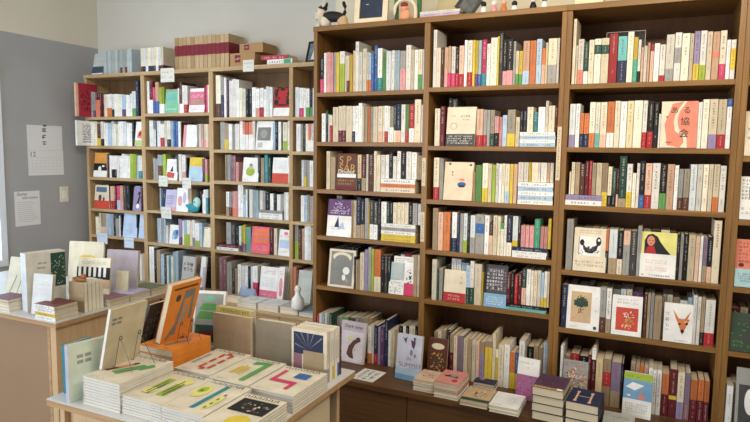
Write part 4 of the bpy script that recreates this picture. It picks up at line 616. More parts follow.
def mag_stack(k,x,y,ztop,zbot,w=.163,h=.232,where=''):
    n=max(2,round((ztop-zbot)/.0092)); th=(ztop-zbot)/n
    des,nm=MG[k]
    head=';'.join(f'p:{.06+i*.14:.2f},.905/{.085+i*.14:.3f},.905/{.10+i*.14:.2f},.975/{.08+i*.14:.2f},.975,dg;p:{.12+i*.14:.2f},.975/{.145+i*.14:.3f},.975/{.175+i*.14:.3f},.905/{.15+i*.14:.2f},.905,dg' for i in range(6))
    for i in range(n):
        d=(head+';'+des+';t:.1,.04,.5,.08,g,1') if i==0 else ''
        o=cover_book('magazine',w,h,th-.0003,'bw2',d,'L',rnd=mrnd,spinecol='w',pages=PAGEW)
        lay(o,x+mrnd.uniform(-.0012,.0012),y+mrnd.uniform(-.0012,.0012),ZO+ztop-i*th-.0002)
        if i==0: lab=f'cream magazine with {nm} on its cover, topmost of its stack'
        else: lab=f'cream magazine, {ordn(i)} from top in the stack under {nm}'
        tag(o,lab,'magazine','stacked magazines on the plywood table')
mag_stack('green',.048,-1.505,-.735,-.83)
mag_stack('lime',.2135,-1.500,-.77,-.83)
mag_stack('bluebar',.3785,-1.505,-.77,-.83)
mag_stack('zero',.186,-1.246,-.77,-.83,.16)
mag_stack('seven',.3495,-1.262,-.77,-.83,.165)
mag_stack('four',.520,-1.262,-.772,-.83,.172,.22)
mag_stack('photo',.5445,-1.54,-.772,-.83,.155,.235)
# orange books
for i in range(4):
    th=.026
    o=cover_book('book',.163,.205,th-.0004,'orng','p:.3,.2/.5,.6/.9,.5/.6,.9/.2,.7,o;r:.3,.1,.36,.5,g;p:.5,.2/.6,.15/.85,.6/.75,.7,gp;p:.3,.75/.5,.6/.55,.68/.35,.85,dg;t:.1,.04,.9,.1,br,1' if i==0 else '','R',rnd=mrnd)
    lay(o,-.0152+.0006*i,-1.215-.001*(i%2),TT+(4-i)*th)
    tag(o,['topmost orange book in the pile under the leaning orange book','second orange book from top in the pile of four','third orange book from top in the pile of four','lowest orange book in the pile on the plywood table'][i],'book','orange books on the plywood table')
WIRE=mat('black_wire',(84,80,76),.35,.5,metal=.6)
def easel(x,y,z,s,label,ry=0):
    # wire display easel: two hoops that hold the book, two legs to the right
    o=empty('wire_easel',(x,y,z),ry); tag(o,label,'book stand','wire book easels')
    for dy in (-.04*s,.04*s):
        mb=MB(); r=.001; a=math.radians(15)
        p=lambda h: (math.tan(a)*h+.014,dy,h)
        mb.tube([(.004,dy,.0016),(.016,dy,.0018),p(.05*s),p(.1*s),(math.tan(a)*.1*s+.02,dy,.102*s),(.06*s+.02,dy*1.1,.05*s),(.095*s+.01,dy*1.2,.0018)],r,WIRE); mb.build('leg',o)
        mb=MB(); c=(math.tan(a)*.1*s+.019,dy,.105*s); mb.tube([(c[0]+.002,c[1]+.006*math.cos(q*PI/6),c[2]+.006*math.sin(q*PI/6)) for q in range(13)],.0014,WIRE); mb.build('loop',o)
    return o
# leaning magazine and its easel on the green stack
def lean(o,x,y,z,deg,rz=-PI/2,t=.016):
    # back cover faces +X after rz: the book leans over towards +X
    a=math.radians(deg)
    o.matrix_world=Matrix.Translation((x,y,z))@Matrix.Rotation(a,4,'Y')@Matrix.Rotation(PI/2,4,'Z'); return o
zA=ZO-.735
o=cover_book('magazine',.155,.215,.012,'tanb3','r:.08,.80,.2,.84,gp;r:.23,.80,.34,.84,gp;r:.08,.73,.18,.77,gp;r:.21,.73,.33,.77,gp','L',rnd=mrnd,spinecol='w')
lean(o,.063,-1.445,zA+.0012,14); tag(o,'tan magazine leaning on a wire easel above the green brush strokes','magazine')
easel(.062,-1.365,zA+.0004,1.0,'black wire easel holding up the tan magazine')
zO_=TT+4*.026+.0006
o=cover_book('book',.155,.24,.024,'orng','p:.3,.1/.42,.1/.55,.7/.75,.72/.8,.3/.9,.34/.85,.85/.5,.85,gp;p:.5,.3/.62,.3/.7,.55/.6,.6,g;r:.1,.9,.9,.93,br;e:.3,.75,.08,.06,dg;p:.1,.05/.2,.04/.5,.3/.4,.34,gp','R',rnd=mrnd,spinecol='orng')
lean(o,.058,-1.185,zO_,17); tag(o,'orange book with grey line drawing leaning to the right on the orange pile','book')
easel(.074,-1.10,zO_+.0002,.7,'wire easel propping the leaning orange book')
for i,(x,y,col,des,lab) in enumerate([(-.115,-1.16,'dg','t:.1,.1,.9,.9,gp,3;p:.3,.2/.7,.3/.6,.7,b','dark grey book leaning behind the tan magazine'),(-.092,-1.10,'br','s:.1,.15,.9,.8,dg,12,.09;s:.1,.15,.9,.8,g,16,.06;r:.05,.88,.95,.93,k','brown book with grey rings leaning behind the orange book')]):
    o=cover_book('book',.15,.262,.012,col,des,'L',rnd=mrnd); lean(o,x,y,TT+.0008,24); tag(o,lab,'book')
o=cover_book('book',.135,.235,.02,'w','r:.06,.05,.94,.95,g;p:.1,.5/.9,.5/.8,.62/.2,.64,gr;p:.15,.66/.85,.66/.7,.78/.3,.78,gr;r:.1,.1,.9,.4,dgr;r:.2,.2,.7,.3,dr;e:.5,.86,.2,.05,mint','R',rnd=mrnd,spinecol='i')
o.location=(-.03,-.925,TT+.006); o.rotation_euler=(math.radians(-12),0,math.radians(18)); tag(o,'green and white picture book leaning at the back of the plywood table','book')
# books standing at the left end of the plywood table
for i,(x,w,hh,col,lab,sc_) in enumerate([(-.090,.015,.168,'te','teal book standing at the left corner of the plywood table','te'),(-.070,.012,.162,'w','thin white book standing beside the teal book','lb'),(-.053,.014,.165,'w','white book standing second from the teal book','lv2')]):
    mb=None
    o=cover_book('book',.105,hh,w-.002,col,'','L',rnd=mrnd,spinecol=sc_)
    o.location=(x+w,-1.475+.004*i,TT+.0006); o.rotation_euler=(0,0,PI/2); tag(o,lab,'book','books standing at the left end of the plywood table')
o=cover_book('book',.15,.19,.018,'mintw','r:.2,.74,.34,.80,g;r:.38,.74,.52,.80,g;r:.2,.64,.34,.70,g;r:.38,.64,.52,.70,g','L',rnd=mrnd,spinecol='lv2')
o.location=(.002,-1.522,TT+.0006); o.rotation_euler=(0,0,math.radians(80)); tag(o,'pale mint book with grey text standing beside the magazine stack','book')
mb=MB(); mb.box((0,0,0),(.045,.002,.06),mat('blue_card',(170,205,225),.5)); mb.box((0,.002,0),(.045,.02,.002),MATS['blue_card'])
o=mb.build('card',None,(-.105,-1.18,TT+.0004)); 
o.scale=(1,1,3.2); tag(o,'small pale blue card standing behind the mint book','card')
# back row of the plywood table
def std(name,x,y,w,h,t,col,des,sp,lab,spc=None,grp=None,st=False):
    o=cover_book(name,w,h,t,col,des,sp,rnd=mrnd,spinecol=spc,spinetext=st); o.location=(x,y,TT+.0006); tag(o,lab,'book',grp); return o
std('book',.093,-.93,.185,.17,.024,'tanb2','r:.2,.0,.85,.34,tanb;r:.86,.05,.98,.16,sa','L','brown paper-covered book standing behind the orange ring magazines','tanb')
o=std('book',.088,-.9045,.18,.19,.03,'y2','t:.05,.9,.95,.98,dg,1','L','thick yellow book standing behind the brown paper-covered one')
std('book',.296,-.92,.17,.168,.03,'g2','','L','plain grey-brown book standing in the middle of the back row','br')
cb=[('c','r:.06,.5,.9,.93,nv;p:.1,.9/.45,.62/.12,.87,gp;p:.25,.93/.47,.62/.28,.93,gp;p:.45,.93/.48,.62/.48,.93,gp;p:.62,.93/.49,.62/.65,.93,gp;p:.85,.88/.5,.61/.87,.85,gp;p:.1,.7/.45,.6/.1,.67,gp;r:.06,.05,.3,.5,mv;r:.34,.02,.92,.58,tanb','cream book with blue fireworks picture standing nearest','c'),
 ('c','','cream book standing second behind the fireworks book','w'),('w','','white book with a yellow band, third behind the fireworks book','w'),('c','','cream book standing fourth behind the fireworks book','i'),
 ('w','','white book with a blue band standing near the table corner','w'),('dr','','dark red book standing last in the row at the corner','dr')]
y=-.995
for i,(c_,d_,lab,spc) in enumerate(cb):
    t=.019 if i<5 else .012
    o=cover_book('book',.148,.186-.002*(i%3),t-.0012,c_,d_,'R',rnd=mrnd,spinecol=spc)
    o.location=(.512+.002*(i%2),y,TT+.0006); tag(o,lab,'book','row of books at the right back corner of the plywood table')
    # spine lettering and bands on the right-hand side
    mb=MB(); X=.1483
    zc=.15
    while zc>.07:
        glyph(lambda a,b,c2,d2,m:mb.poly([(X,a,b),(X,c2,b),(X,c2,d2),(X,a,d2)],m),t/2,zc,.007,mrnd,INKD if c_!='dr' else INKW); zc-=.0095
    mb.build('spine_lettering',o)
    bc={2:'y',4:'bl',0:'g'}.get(i)
    if bc:
        mb=MB(); mb.box((X-.06,-.0006,.0),(X+.0008,-.0002,.05),C(bc)); mb.box((X+.0002,-.0006,0),(X+.0008,t-.0014,.05),C(bc)); mb.build('paper_band',o)
    y+=t
# ------------------------------------------------------------------ left table
G2='books on the long left table'
# wire easel with cover at the far left edge
o=cover_book('book',.17,.2,.012,'tan3','r:.5,.78,.62,.81,dgr;r:.5,.7,.64,.73,dgr','L',rnd=mrnd)
o.location=(-1.49,-.76,TT+.032); o.rotation_euler=(math.radians(-14),0,math.radians(6)); tag(o,'pale tan book leaning on an easel at the left edge of the view','book')
es=empty('wire_easel',(-1.405,-.765,TT+.0004)); tag(es,'wire easel holding the pale tan book at the left edge','book stand','wire book easels')
for dx in (-.03,.03):
    mb=MB(); mb.tube([(dx*1.6,-.085,.0018),(dx,-.012,.03),(dx*.8,.033,.12),(dx*.8,.036,.13)],.0014,WIRE); mb.tube([(dx,-.012,.0302),(dx,.028,.028),(dx*1.3,.10,.0018)],.0014,WIRE); mb.build('leg',es)
for i in range(4):
    th=.0165
    b_=cover_book('book',.15,.115,th-.0004,'dr' if i==0 else 'w','','L',rnd=mrnd,spinecol='w')
    lay(b_,-1.255+.001*i,-.93+.0015*i,TT+.052-i*.0125+.014) if False else lay(b_,-1.345+.001*i,-.935+.0015*i,TT+(4-i)*th)
    tag(b_,['maroon topped book, top of the pile at the left edge','white book second in the pile at the left edge','white book third in the pile at the left edge','lowest white book in the pile at the left edge'][i],'book',G2)
# big pale books standing
for i,(x,t,col,des,lab) in enumerate([(-1.175,.02,'w2','','large pale book standing leftmost behind the small white one'),(-1.152,.02,'w2','','large pale book standing between its two twins'),(-1.13,.022,'tw','r:.30,.80,.40,.83,g;r:.43,.80,.52,.83,g;r:.28,.72,.48,.75,g;r:.62,.38,1,.97,dgr;s:.62,.4,1,.95,dgr2,20,.06;s:.62,.4,1,.95,g,24,.035;s:.62,.4,1,.95,lgr2,10,.03','large cream book with a leafy photo on its cover')]):
    o=cover_book('book',.19,.295,t-.001,col,des,'L',rnd=mrnd,spinecol='w6')
    o.location=(-1.122-.0222*(2-i),-.885+.006*(2-i),TT+.0006); o.rotation_euler=(0,0,math.radians(76)); 
    tag(o,lab,'book',G2)
o=cover_book('book',.115,.2,.018,'w2','t:.3,.72,.85,.82,g,1;t:.3,.6,.8,.66,lg,1;t:.4,.3,.6,.34,lg,1','L',rnd=mrnd,spinecol='w')
o.location=(-1.075,-.90,TT+.0038); o.rotation_euler=(math.radians(-8),0,math.radians(10)); tag(o,'small white book leaning against the large cream one','book')
for i in range(4):
    th=.0188
    o=cover_book('book',.142,.128,th-.0004,'dr2' if i==0 else 'w','t:.1,.2,.9,.8,dr,1' if i==0 else '','B' if i else 'B',rnd=mrnd,spinecol={0:'w',1:'w',2:'y',3:'w'}[i],spinetext=True)
    lay(o,-.998+.001*i,-.935+.0008*i+.0,TT+(4-i)*th); tag(o,['maroon covered book on top of the pile at the table corner','white book second in the pile at the table corner','yellow spined book third in the pile at the table corner','lowest white book in the pile at the table corner'][i],'book',G2)
# cream spines in a row
x=-.93
for i in range(5):
    t=.0235
    o=cover_book('book',.11,.15-.002*(i%2),t-.0035,'tanb' if i==0 else 'i','','R',rnd=mrnd,spinecol='i')
    o.location=(-.982,-.757+i*t,TT+.0006); tag(o,['tan covered book first in the row facing the aisle','cream book second in the row facing the aisle','cream book third in the row facing the aisle','cream book fourth in the row facing the aisle','cream book last in the row facing the aisle'][i],'book',G2)
o=cover_book('book',.20,.232,.012,'i','r:.0,.3,1,.78,b;r:.05,.56,.13,.78,w;r:.2,.56,.28,.78,w;r:.35,.56,.43,.78,w;r:.5,.56,.58,.78,w;r:.65,.56,.73,.78,w;r:.8,.56,.88,.78,w;e:.45,.38,.36,.16,w;e:.45,.36,.24,.11,b;t:.1,.84,.9,.92,g,1;r:.8,.3,1,.5,pe','L',rnd=mrnd)
o.location=(-1.14,-.60,TT+.002); o.rotation_euler=(math.radians(-8),0,math.radians(15)); tag(o,'book with black and white keyboard pattern behind the cream spines','book')
o=cover_book('book',.212,.29,.014,'pc2','e:.55,.64,.3,.1,y;e:.55,.62,.2,.05,o2;p:0,.1/.3,.34/.6,.2/1,.36/1,0/0,0,lgy;t:.06,.86,.26,.92,g,1','L',rnd=mrnd)
o.location=(-1.335,-.50,TT+.003); o.rotation_euler=(math.radians(-8),0,math.radians(18)); tag(o,'large cream picture book with a yellow sun behind the keyboard pattern book','book')
o=cover_book('book',.2,.25,.02,'lvp','r:.08,.72,.28,.84,tanp','L',rnd=mrnd,spinecol='w')
o.location=(-1.12,-.425,TT+.0032); o.rotation_euler=(math.radians(-8),0,math.radians(12)); tag(o,'large lilac book with a small tan label standing at the table back','book')
o=cover_book('book',.075,.11,.01,'c2','','L',rnd=mrnd); o.location=(-.99,-.462,TT+.041); o.rotation_euler=(math.radians(-8),0,math.radians(12))
tag(o,'small cream booklet leaning on the lilac book','book')
for j,(x0,y0,w_,h_,n,cols,nm) in enumerate([(-1.0,-.625,.15,.125,3,['mv','c','c'],'below the lilac book'),(-1.0,-.49,.15,.14,3,['lv2','c','w'],'in the middle of the table side'),(-1.01,-.34,.16,.115,3,['gdk','c','c'],'at the far end of the table side')]):
    for i in range(n):
        th=.0135
        o=cover_book('book',w_,h_,th-.0004,cols[i],'','T',rnd=mrnd,spinecol='c'); lay(o,x0,y0+.001*i,TT+(n-i)*th)
        tag(o,f'{["topmost","middle","lowest"][i]} flat book of the pile {nm}','book',G2)
# brown wooden ornament
mb=MB(); mb.ell((0,0,.012),(.05,.014,.012),mat('ornament_wood',(150,96,52),.5)); mb.ell((.03,0,.028),(.018,.012,.014),MATS['ornament_wood']); o=mb.build('wooden_ornament',None,(-.93,-.70,TT+.151),smooth=True)
o.location=(-.93,-.735,TT+.1505); tag(o,'small brown wooden ornament on the cream spines','ornament')
# ------------------------------------------------------------------ right counter items
CT=ZO-1.12+.0003
def pile(label,x,y,w,h,n,th,covers,topdes,rz=0,sp='T',cols=None,grp='low piles on the dark counter',spc=None):
    for i in range(n):
        o=cover_book('book',w,h,th-.0004,covers[i],topdes if i==0 else '',sp,rnd=mrnd,spinecol=spc)
        lay(o,x+mrnd.uniform(-.002,.002),y+mrnd.uniform(-.002,.002),CT+(n-i)*th,rz)
        lab=(f'{label}, topmost' if i==0 else f'{label}, {ordn(i)} from top'); tag(o,lab,'book',grp)
pile('small white book in the pile beside the blue summer book',.70,-.245,.103,.14,4,.0135,['pe2','w','w','w'],'s:.15,.3,.85,.75,br,16,.07;s:.2,.3,.8,.7,k,10,.06')
pile('book in the pile with the red flower cover',.812,-.272,.116,.165,5,.0148,['pk3','w','r','w','w'],'p:.2,.5/.4,.7/.7,.65/.8,.45/.5,.5,dg;e:.55,.62,.14,.08,g;e:.75,.25,.12,.09,r;t:.1,.85,.9,.95,r,1;e:.3,.55,.12,.05,b',rz=-.02)
pile('small purple-covered book behind the red flower pile',.945,-.085,.105,.13,2,.014,['nv','w'],'e:.3,.5,.15,.2,lv;t:.1,.1,.9,.9,pu,3;r:.6,.5,.9,.8,lb')
pile('book with a gold picture cover, low pile',.948,-.305,.125,.165,2,.0145,['k2','w'],'s:.25,.3,.85,.8,dg,14,.05;s:.25,.3,.85,.8,w,14,.05;s:.25,.3,.85,.8,br,10,.04;r:0,0,1,.17,dgr;e:.4,.55,.06,.05,b;t:.1,.85,.9,.95,br,1')
pile('white paperback in the low pile left of the thick books',1.082,-.312,.128,.165,2,.0145,['w','w'],'t:.5,.3,.9,.8,lg,3;t:.1,.1,.4,.2,lg,1')
pile('thick purple and gold book in the tall counter pile',1.262,-.30,.128,.17,4,.0355,['pud','dgr','nv','dg'],'r:0,0,1,.14,gd2;t:.04,.02,.7,.12,w,1;s:.05,.2,.95,.95,dr,20,.05;s:.05,.2,.95,.95,lv,16,.03;s:.05,.2,.95,.95,dgr,10,.04;r:.78,.02,.95,.13,w',rz=-.05,sp='L')
pile('thick navy-covered book in the counter pile nearest the comic',1.398,-.305,.128,.165,3,.036,['nv','b','nv'],'r:.22,.1,.28,.8,pe;r:.2,.1,.3,.2,pe;r:.2,.7,.3,.8,pe;r:.66,.1,.72,.8,pe;r:.64,.1,.74,.2,pe;r:.64,.7,.74,.8,pe;r:.3,.46,.66,.48,w',rz=-.06,sp='R')
pile('pale grey book lying flat beside the navy pile',1.54,-.27,.12,.13,2,.014,['lgy','w'],'t:.3,.5,.8,.7,dg,1;t:.3,.3,.6,.4,g,1')
def standf(label,x,y,w,h,t,col,des,rz,al=-9,name='book'):
    o=cover_book(name,w,h,t,col,des,'L',rnd=mrnd,spinecol=None)
    a=math.radians(-al); o.location=(x,y,CT+t*math.sin(a)+.0003); o.rotation_euler=(-a,0,rz); tag(o,label,'book'); return o
standf('pale blue and violet book reading SUMMER standing on the counter',.567,-.155,.133,.222,.02,'lvw','r:0,0,1,.12,lb3;p:0,.12/0,.28/.3,.24/.7,.3/1,.24/1,.12,lb;T:.42,.44,.09,lv,IN;T:.12,.29,.12,lv,SUMMER;p:.2,.95/.3,.9/.4,.96/.36,.8,pu;p:.55,.9/.75,.86/.7,.7/.6,.75,pu;e:.6,.62,.06,.07,lv;e:.75,.56,.05,.04,lv;p:.65,.96/.7,.8/.75,.95,pu',-.06,al=-8)
standf('white and magenta book standing beside the tall counter pile',1.155,-.125,.098,.188,.014,'w','r:0,0,1,.6,mag;s:0,0,1,.58,hp,14,.09;s:0,0,1,.58,lv,20,.06;s:0,0,1,.58,pu,20,.05;t:.1,.86,.8,.92,g,1;t:.4,.75,.6,.8,g,1',-.1,al=-10)
standf('lilac book with a brown otter drawing standing on the counter',.198,-.062,.152,.215,.016,'lv3','r:.07,.04,.93,.76,w3;p:.42,.12/.3,.2/.36,.4/.55,.56/.8,.62/.82,.55/.62,.46/.52,.3/.6,.1,br;e:.72,.59,.09,.05,br;s:.2,.5,.5,.64,ly,10,.05;s:.45,.2,.62,.5,dg,8,.03;T:.14,.84,.1,dg,Dark time;t:.1,.78,.9,.82,g,1',-.06,al=-10)
# paper leaflet
mb=MB(); L=mat('leaflet_paper',(228,226,220),.6)
mb.box((0,0,0),(.125,.15,.0008),L)
rr=random.Random(3)
for k in range(3):
    for j in range(6):
        glyph(lambda a,b,c,d,m:mb.poly([(a,b,.001),(c,b,.001),(c,d,.001),(a,d,.001)],m),.03+k*.032,.125-j*.02,.024,rr,INKD)
o=mb.build('leaflet',None,(.368,-.248,CT)); o.rotation_euler=(0,0,-.05); tag(o,'white paper leaflet with bold black strokes on the dark counter','leaflet')
# ------------------------------------------------------------------ left counter items
LT=ZO-1.0+.0003
def lpile(x,y,w,h,n,th,cols,nm,des=''):
    for i in range(n):
        o=cover_book('book',w,h,th-.0004,cols[i%len(cols)],des if i==0 else '','T',rnd=mrnd,spinecol='w'); lay(o,x,y,LT+(n-i)*th)
        tag(o,f'{["topmost","second","third"][i]} white book of the flat pile {nm}','book','flat piles on the oak counter')
lpile(-.69,.212,.15,.15,3,.0135,['w2','w','w'],'left of the mint-edged one','t:.2,.3,.8,.7,lv,1')
lpile(-.53,.212,.155,.15,3,.0135,['w2','lg','w'],'below the pink-footed book','t:.2,.2,.8,.6,tqp,2')
lpile(-.365,.214,.13,.15,3,.014,['lg','w','w'],'below the flower print book','e:.6,.6,.05,.05,r')
lpile(-.228,.214,.14,.15,2,.0135,['lb3','w'],'nearest the dark bookcase','p:0,0/1,0/1,.6,lb4')
lpile(-1.62,.215,.17,.15,2,.015,['w2','w'],'behind the lilac book')
lpile(-1.44,.215,.16,.15,2,.015,['lv2','w'],'second behind the lilac book')
lpile(-1.27,.212,.16,.17,3,.014,['lb3','lb4','w'],'behind the far left table end')
lpile(-1.1,.212,.12,.15,2,.014,['w2','w'],'beside the leaning orange book')
lpile(-1.355,.385,.15,.03,2,.02,['lb3','w'],'in front of the brush title book')
mb=MB(); BG=mat('pouch_fabric',(150,165,190),.8,.2,.1,60)
bm=bmesh.new(); bmesh.ops.create_uvsphere(bm,u_segments=20,v_segments=12,radius=1)
for v in bm.verts:
    v.co=Vector((v.co.x*.075,v.co.y*.028,max(-.6,v.co.z)*.045)); 
mb.addbm(bm,BG); mb.ell((-.03,0,.03),(.035,.014,.028),BG); mb.ell((.035,0,.028),(.03,.014,.022),BG)
o=mb.build('fabric_pouch',None,(-.745,.40,LT+.0275),smooth=True); tag(o,'grey-blue fabric pouch on the oak counter','pouch')
mb=MB(); mb.box((-.06,-.03,0),(.06,.03,.03),mat('tray_card',(224,206,180),.6)); o=mb.build('card_tray',None,(-.79,.31,LT)); tag(o,'small cream card tray in front of the grey-blue pouch','tray')
mb=MB(); mb.lathe([(.03,0),(.034,.01),(.032,.05),(.014,.07),(.013,.085),(.018,.095),(.012,.11),(.002,.118)],mat('white_ceramic',(228,228,226),.25),20); o=mb.build('ceramic_bottle',None,(-.186,.23,LT+.0275),smooth=True); tag(o,'small white ceramic bottle near the dark bookcase','bottle')
o.location=(-.235,.215,LT+.0422); o.scale=(1.15,1.15,1.25)
# teal bird toy-like book ornament on the fourth shelf of the second oak bay
mb=MB(); TB=mat('teal_plush',(60,150,165),.8,.2,.1,40)
mb.ell((0,0,.035),(.055,.022,.035),TB); mb.ell((.035,-.002,.075),(.03,.02,.04),mat('pale_plush',(170,215,205),.8)); mb.ell((.03,-.022,.08),(.006,.004,.006),INKD); mb.ell((-.052,0,.045),(.022,.01,.018),TB)
zz=ZO+ZROWS['M'][3]; o=mb.build('plush_bird',None,(-1.31,.545-.028,zz+.0006),smooth=True); tag(o,'teal and pale green plush bird on a shelf of the second oak bay','toy')
# ------------------------------------------------------------------ shelf cards and stickers
CARD=mat('price_card',(212,210,200),.6); CARDB=mat('pale_card',(200,212,230),.6)
def card(x,z,w,h,y,lab,m=CARD,n=2):
    mb=MB(); mb.box((0,0,0),(w,.0008,h),m); rr=random.Random(int(abs(x)*1000))
    for k in range(n):
        xc=w*.15
        while xc<w*.85:
            if rr.random()<.8: glyph(lambda a,b,c,d,mm:mb.poly([(a,-.0002,b),(c,-.0002,b),(c,-.0002,d),(a,-.0002,d)],mm),xc,h*(.7-.35*k),h*.14,rr,mat('ink_soft',(120,120,125),.6))
            xc+=h*.17
    o=mb.build('shelf_card',None,(x,y-.0011,ZO+z)); tag(o,lab,'card','paper cards taped to the shelf edges')
card(-1.572,.468,.128,.098,.4935,'white card taped below the top board of the second oak bay')
card(-.843,.512,.088,.076,.4935,'white card taped to the top board of the third oak bay')
card(-1.618,-.28,.085,.078,.4995,'cream card on the third shelf edge below the red splash book')
card(-1.392,-.285,.08,.075,.4995,'cream card on the third shelf edge below the pink-footed spine')
card(-1.60,-.515,.098,.085,.4995,'cream card taped below the lilac grey book')
card(-2.28,-.755,.115,.085,.4995,'pale blue card at the left of the lowest corner shelf',CARDB,1)
card(-1.985,-.765,.1,.08,.4995,'pale blue card below the faint house drawing book',CARDB,1)
def vcard(x,z0,z1,w,lab):
    mb=MB(); h=z1-z0; mb.box((0,0,0),(w,.0006,h),mat('cream_sticker',(206,190,160),.6)); rr=random.Random(int(x*999)); zc=h-.02
    while zc>.015: glyph(lambda a,b,c,d,mm:mb.poly([(a,-.0002,b),(c,-.0002,b),(c,-.0002,d),(a,-.0002,d)],mm),w/2,zc,w*.5,rr,INKD); zc-=w*.7
    o=mb.build('genre_sticker',None,(x,-.0008,ZO+z0)); tag(o,lab,'sticker','vertical stickers on the dark posts')
vcard(1.2725,-.12,.12,.018,'vertical cream sticker on the post right of the small car book')
vcard(.628,-.17,-.03,.02,'vertical cream sticker on the post left of the small car book')
vcard(.628,-.45,-.30,.02,'vertical cream sticker on the post level with the yellow pile')
# ------------------------------------------------------------------ left wall items
WP=mat('wall_paper_white',(222,222,222),.7,.2,.03,5)
def wallpt(y,z): return (XW,y,ZO+z)
def wallsheet(name,y0,y1,z0,z1,m,th=.0015):
    # local x runs along +Y, local z up, faces +X
    mb=MB(); mb.box((0,0,0),(y1-y0,th,z1-z0),m); return mb
def q(mb,a,b,c,d,m): mb.poly([(a,-.0003,b),(c,-.0003,b),(c,-.0003,d),(a,-.0003,d)],m)
def putwall(mb,name,y0,z0,off,rz=0):
    o=mb.build(name,None,(XW+off,y0,ZO+z0)); o.rotation_euler=(0,rz,PI/2); return o
rr=random.Random(11)
W_,H_=.283,.36
cal=empty('wall_calendar',(XW+.0016,.082,ZO-.216)); cal.rotation_euler=(0,0,PI/2); tag(cal,'white wall calendar with brush characters pinned on the grey wall','calendar')
mb=MB(); mb.box((0,0,.185),(W_,.0015,.37),WP)
for j in range(3):
    zc=.335-j*.048
    glyph(lambda a,b,c,d,m:q(mb,a,b,c,d,m),W_*.48,zc,.038,rr,INKD); glyph(lambda a,b,c,d,m:q(mb,a,b,c,d,m),W_*.46,zc,.034,rr,INKD)
mb.build('picture_sheet',cal)
mb=MB(); mb.box((0,-.0002,0),(W_+.004,.0012,.184),WP); GL=mat('calendar_lines',(185,185,188),.7)
for k in range(6): q(mb,.03,.02+k*.022,W_-.02,.0212+k*.022,GL); 
for k in range(8): q(mb,.03+k*.033,.02,.031+k*.033,.13,GL)
mb.build('month_sheet',cal)
cu=bpy.data.curves.new('month_number','FONT'); cu.body='12'; cu.size=.05; cu.extrude=.0001; to=textobj(cu,INKD,cal); to.location=(.012,-.0008,.14); to.rotation_euler=(PI/2,0,0)
mb=MB(); mb.box((W_*.45,-.006,.362),(W_*.53,.0,.374),INKD); mb.build('clip',cal)
nt=empty('paper_notice',(XW+.0006,-.034,ZO-.58)); nt.rotation_euler=(0,math.radians(0),PI/2); tag(nt,'white notice with handwritten heading taped below the calendar','notice')
mb=MB(); mb.box((0,0,0),(.195,.0008,.252),WP)
for k in range(11): q(mb,.02,.03+k*.014,.02+.15*rr.uniform(.7,1),.033+k*.014,GL)
mb.build('sheet',nt)
for i,(tx,zz,xx) in enumerate([('Stamp',.222,.015),('Information',.196,.055)]):
    cu=bpy.data.curves.new('heading','FONT'); cu.body=tx; cu.size=.032 if i==0 else .026; cu.extrude=.0001; cu.shear=.4; to=textobj(cu,INKD,nt); to.location=(xx,-.0006,zz); to.rotation_euler=(PI/2,0,0)
sw=empty('light_switch',(XW,.327,ZO-.428)); sw.rotation_euler=(0,0,PI/2); tag(sw,'cream light switch plate on the grey wall','switch')
mb=MB(); mb.bbox((0,-.007,0),(.072,0,.12),mat('switch_plastic',(216,212,196),.4),.002); mb.build('plate',sw)
mb=MB(); mb.bbox((.02,-.011,.03),(.052,-.0072,.09),mat('switch_rocker',(228,224,208),.35),.0015); mb.build('rocker',sw)
# ------------------------------------------------------------------ on top of the oak cases
TZ=ZO+.5515+.0006
def series(x,n,w,h,d,cols,lab,grp,bandf=None,yy=.512,rnd=random.Random(4)):
    for i in range(n):
        c_=cols[i%len(cols)]
        spine_book(w,h-(.003 if i%3==1 else 0),d,c_,bandf(i),rnd,x+i*w,yy,TZ,f'{lab}, {ordn(i)} from left',grp)
series(-2.165,12,.0243,.172,.16,['lb5','w4','lb5'],'pale blue-grey book on the top of the corner oak bay','pale blue-grey books above the corner bay',lambda i:['dr',0,.25] if i in(7,8+1) else None)
series(-1.785,9,.0247,.170,.16,['i','w','c'],'ivory book with small dark base above the second oak bay','ivory books above the second bay',lambda i:[['br','b','w','nv','nv','dg','w','nv','dr'][i],0,.24])
def slip(i): return ['dr3',.42,.75]
series(-1.455,13,.0368,.222,.17,['k3'],'tan cloth volume with dark red label on the oak top','tan volumes with dark red labels on the oak cases',slip)
o=cover_book('book',.12,.165,.016,'lb6','r:0,0,1,.36,nv2;r:0,0,1,.05,w;r:.1,.4,.9,.8,lgy','R',rnd=mrnd)
o.location=(-2.30,.515,TZ+.004); o.rotation_euler=(math.radians(-12),0,0); tag(o,'pale blue book with dark foot leaning at the corner above the oak case','book')
for (x,y,z,w,h,lab) in [(-.968,.515,0,.205,.088,'lower tan carton with a red label on the oak top'),(-.90,.53,.089,.19,.062,'upper tan carton with a red label on the oak top')]:
    mb=MB(); mb.bbox((0,0,0),(w,.16,h),mat('carton_tan',(168,134,92),.7,.2,.06,8),.0015); b=mb.build('carton',None,(x,y,TZ+z)); tag(b,lab,'box','tan cartons on the oak top')
    l=MB(); l.box((w*.2,-.001,h*.3),(w*.42,-.0002,h*.85),C('dr3')); r_=random.Random(2)
    for q_ in range(3): glyph(lambda a,b_,c,d,m:l.poly([(a,-.0013,b_),(c,-.0013,b_),(c,-.0013,d),(a,-.0013,d)],m),w*(.25+.06*q_),h*.57,h*.2,r_,INKW)
    l.build('label',b)
o=cover_book('book',.2,.13,.028,'pk4','t:.1,.2,.9,.8,w,1','B',rnd=mrnd,spinetext=True,spinecol='rr'); lay(o,-.715,.52,TZ+.061,.08); tag(o,'pink-red book lying on a white one on the oak top','book')
o=cover_book('book',.195,.13,.031,'w','','B',rnd=mrnd,spinetext=True); lay(o,-.665,.513,TZ+.0315); tag(o,'white book with a green label lying under the pink-red one','book')
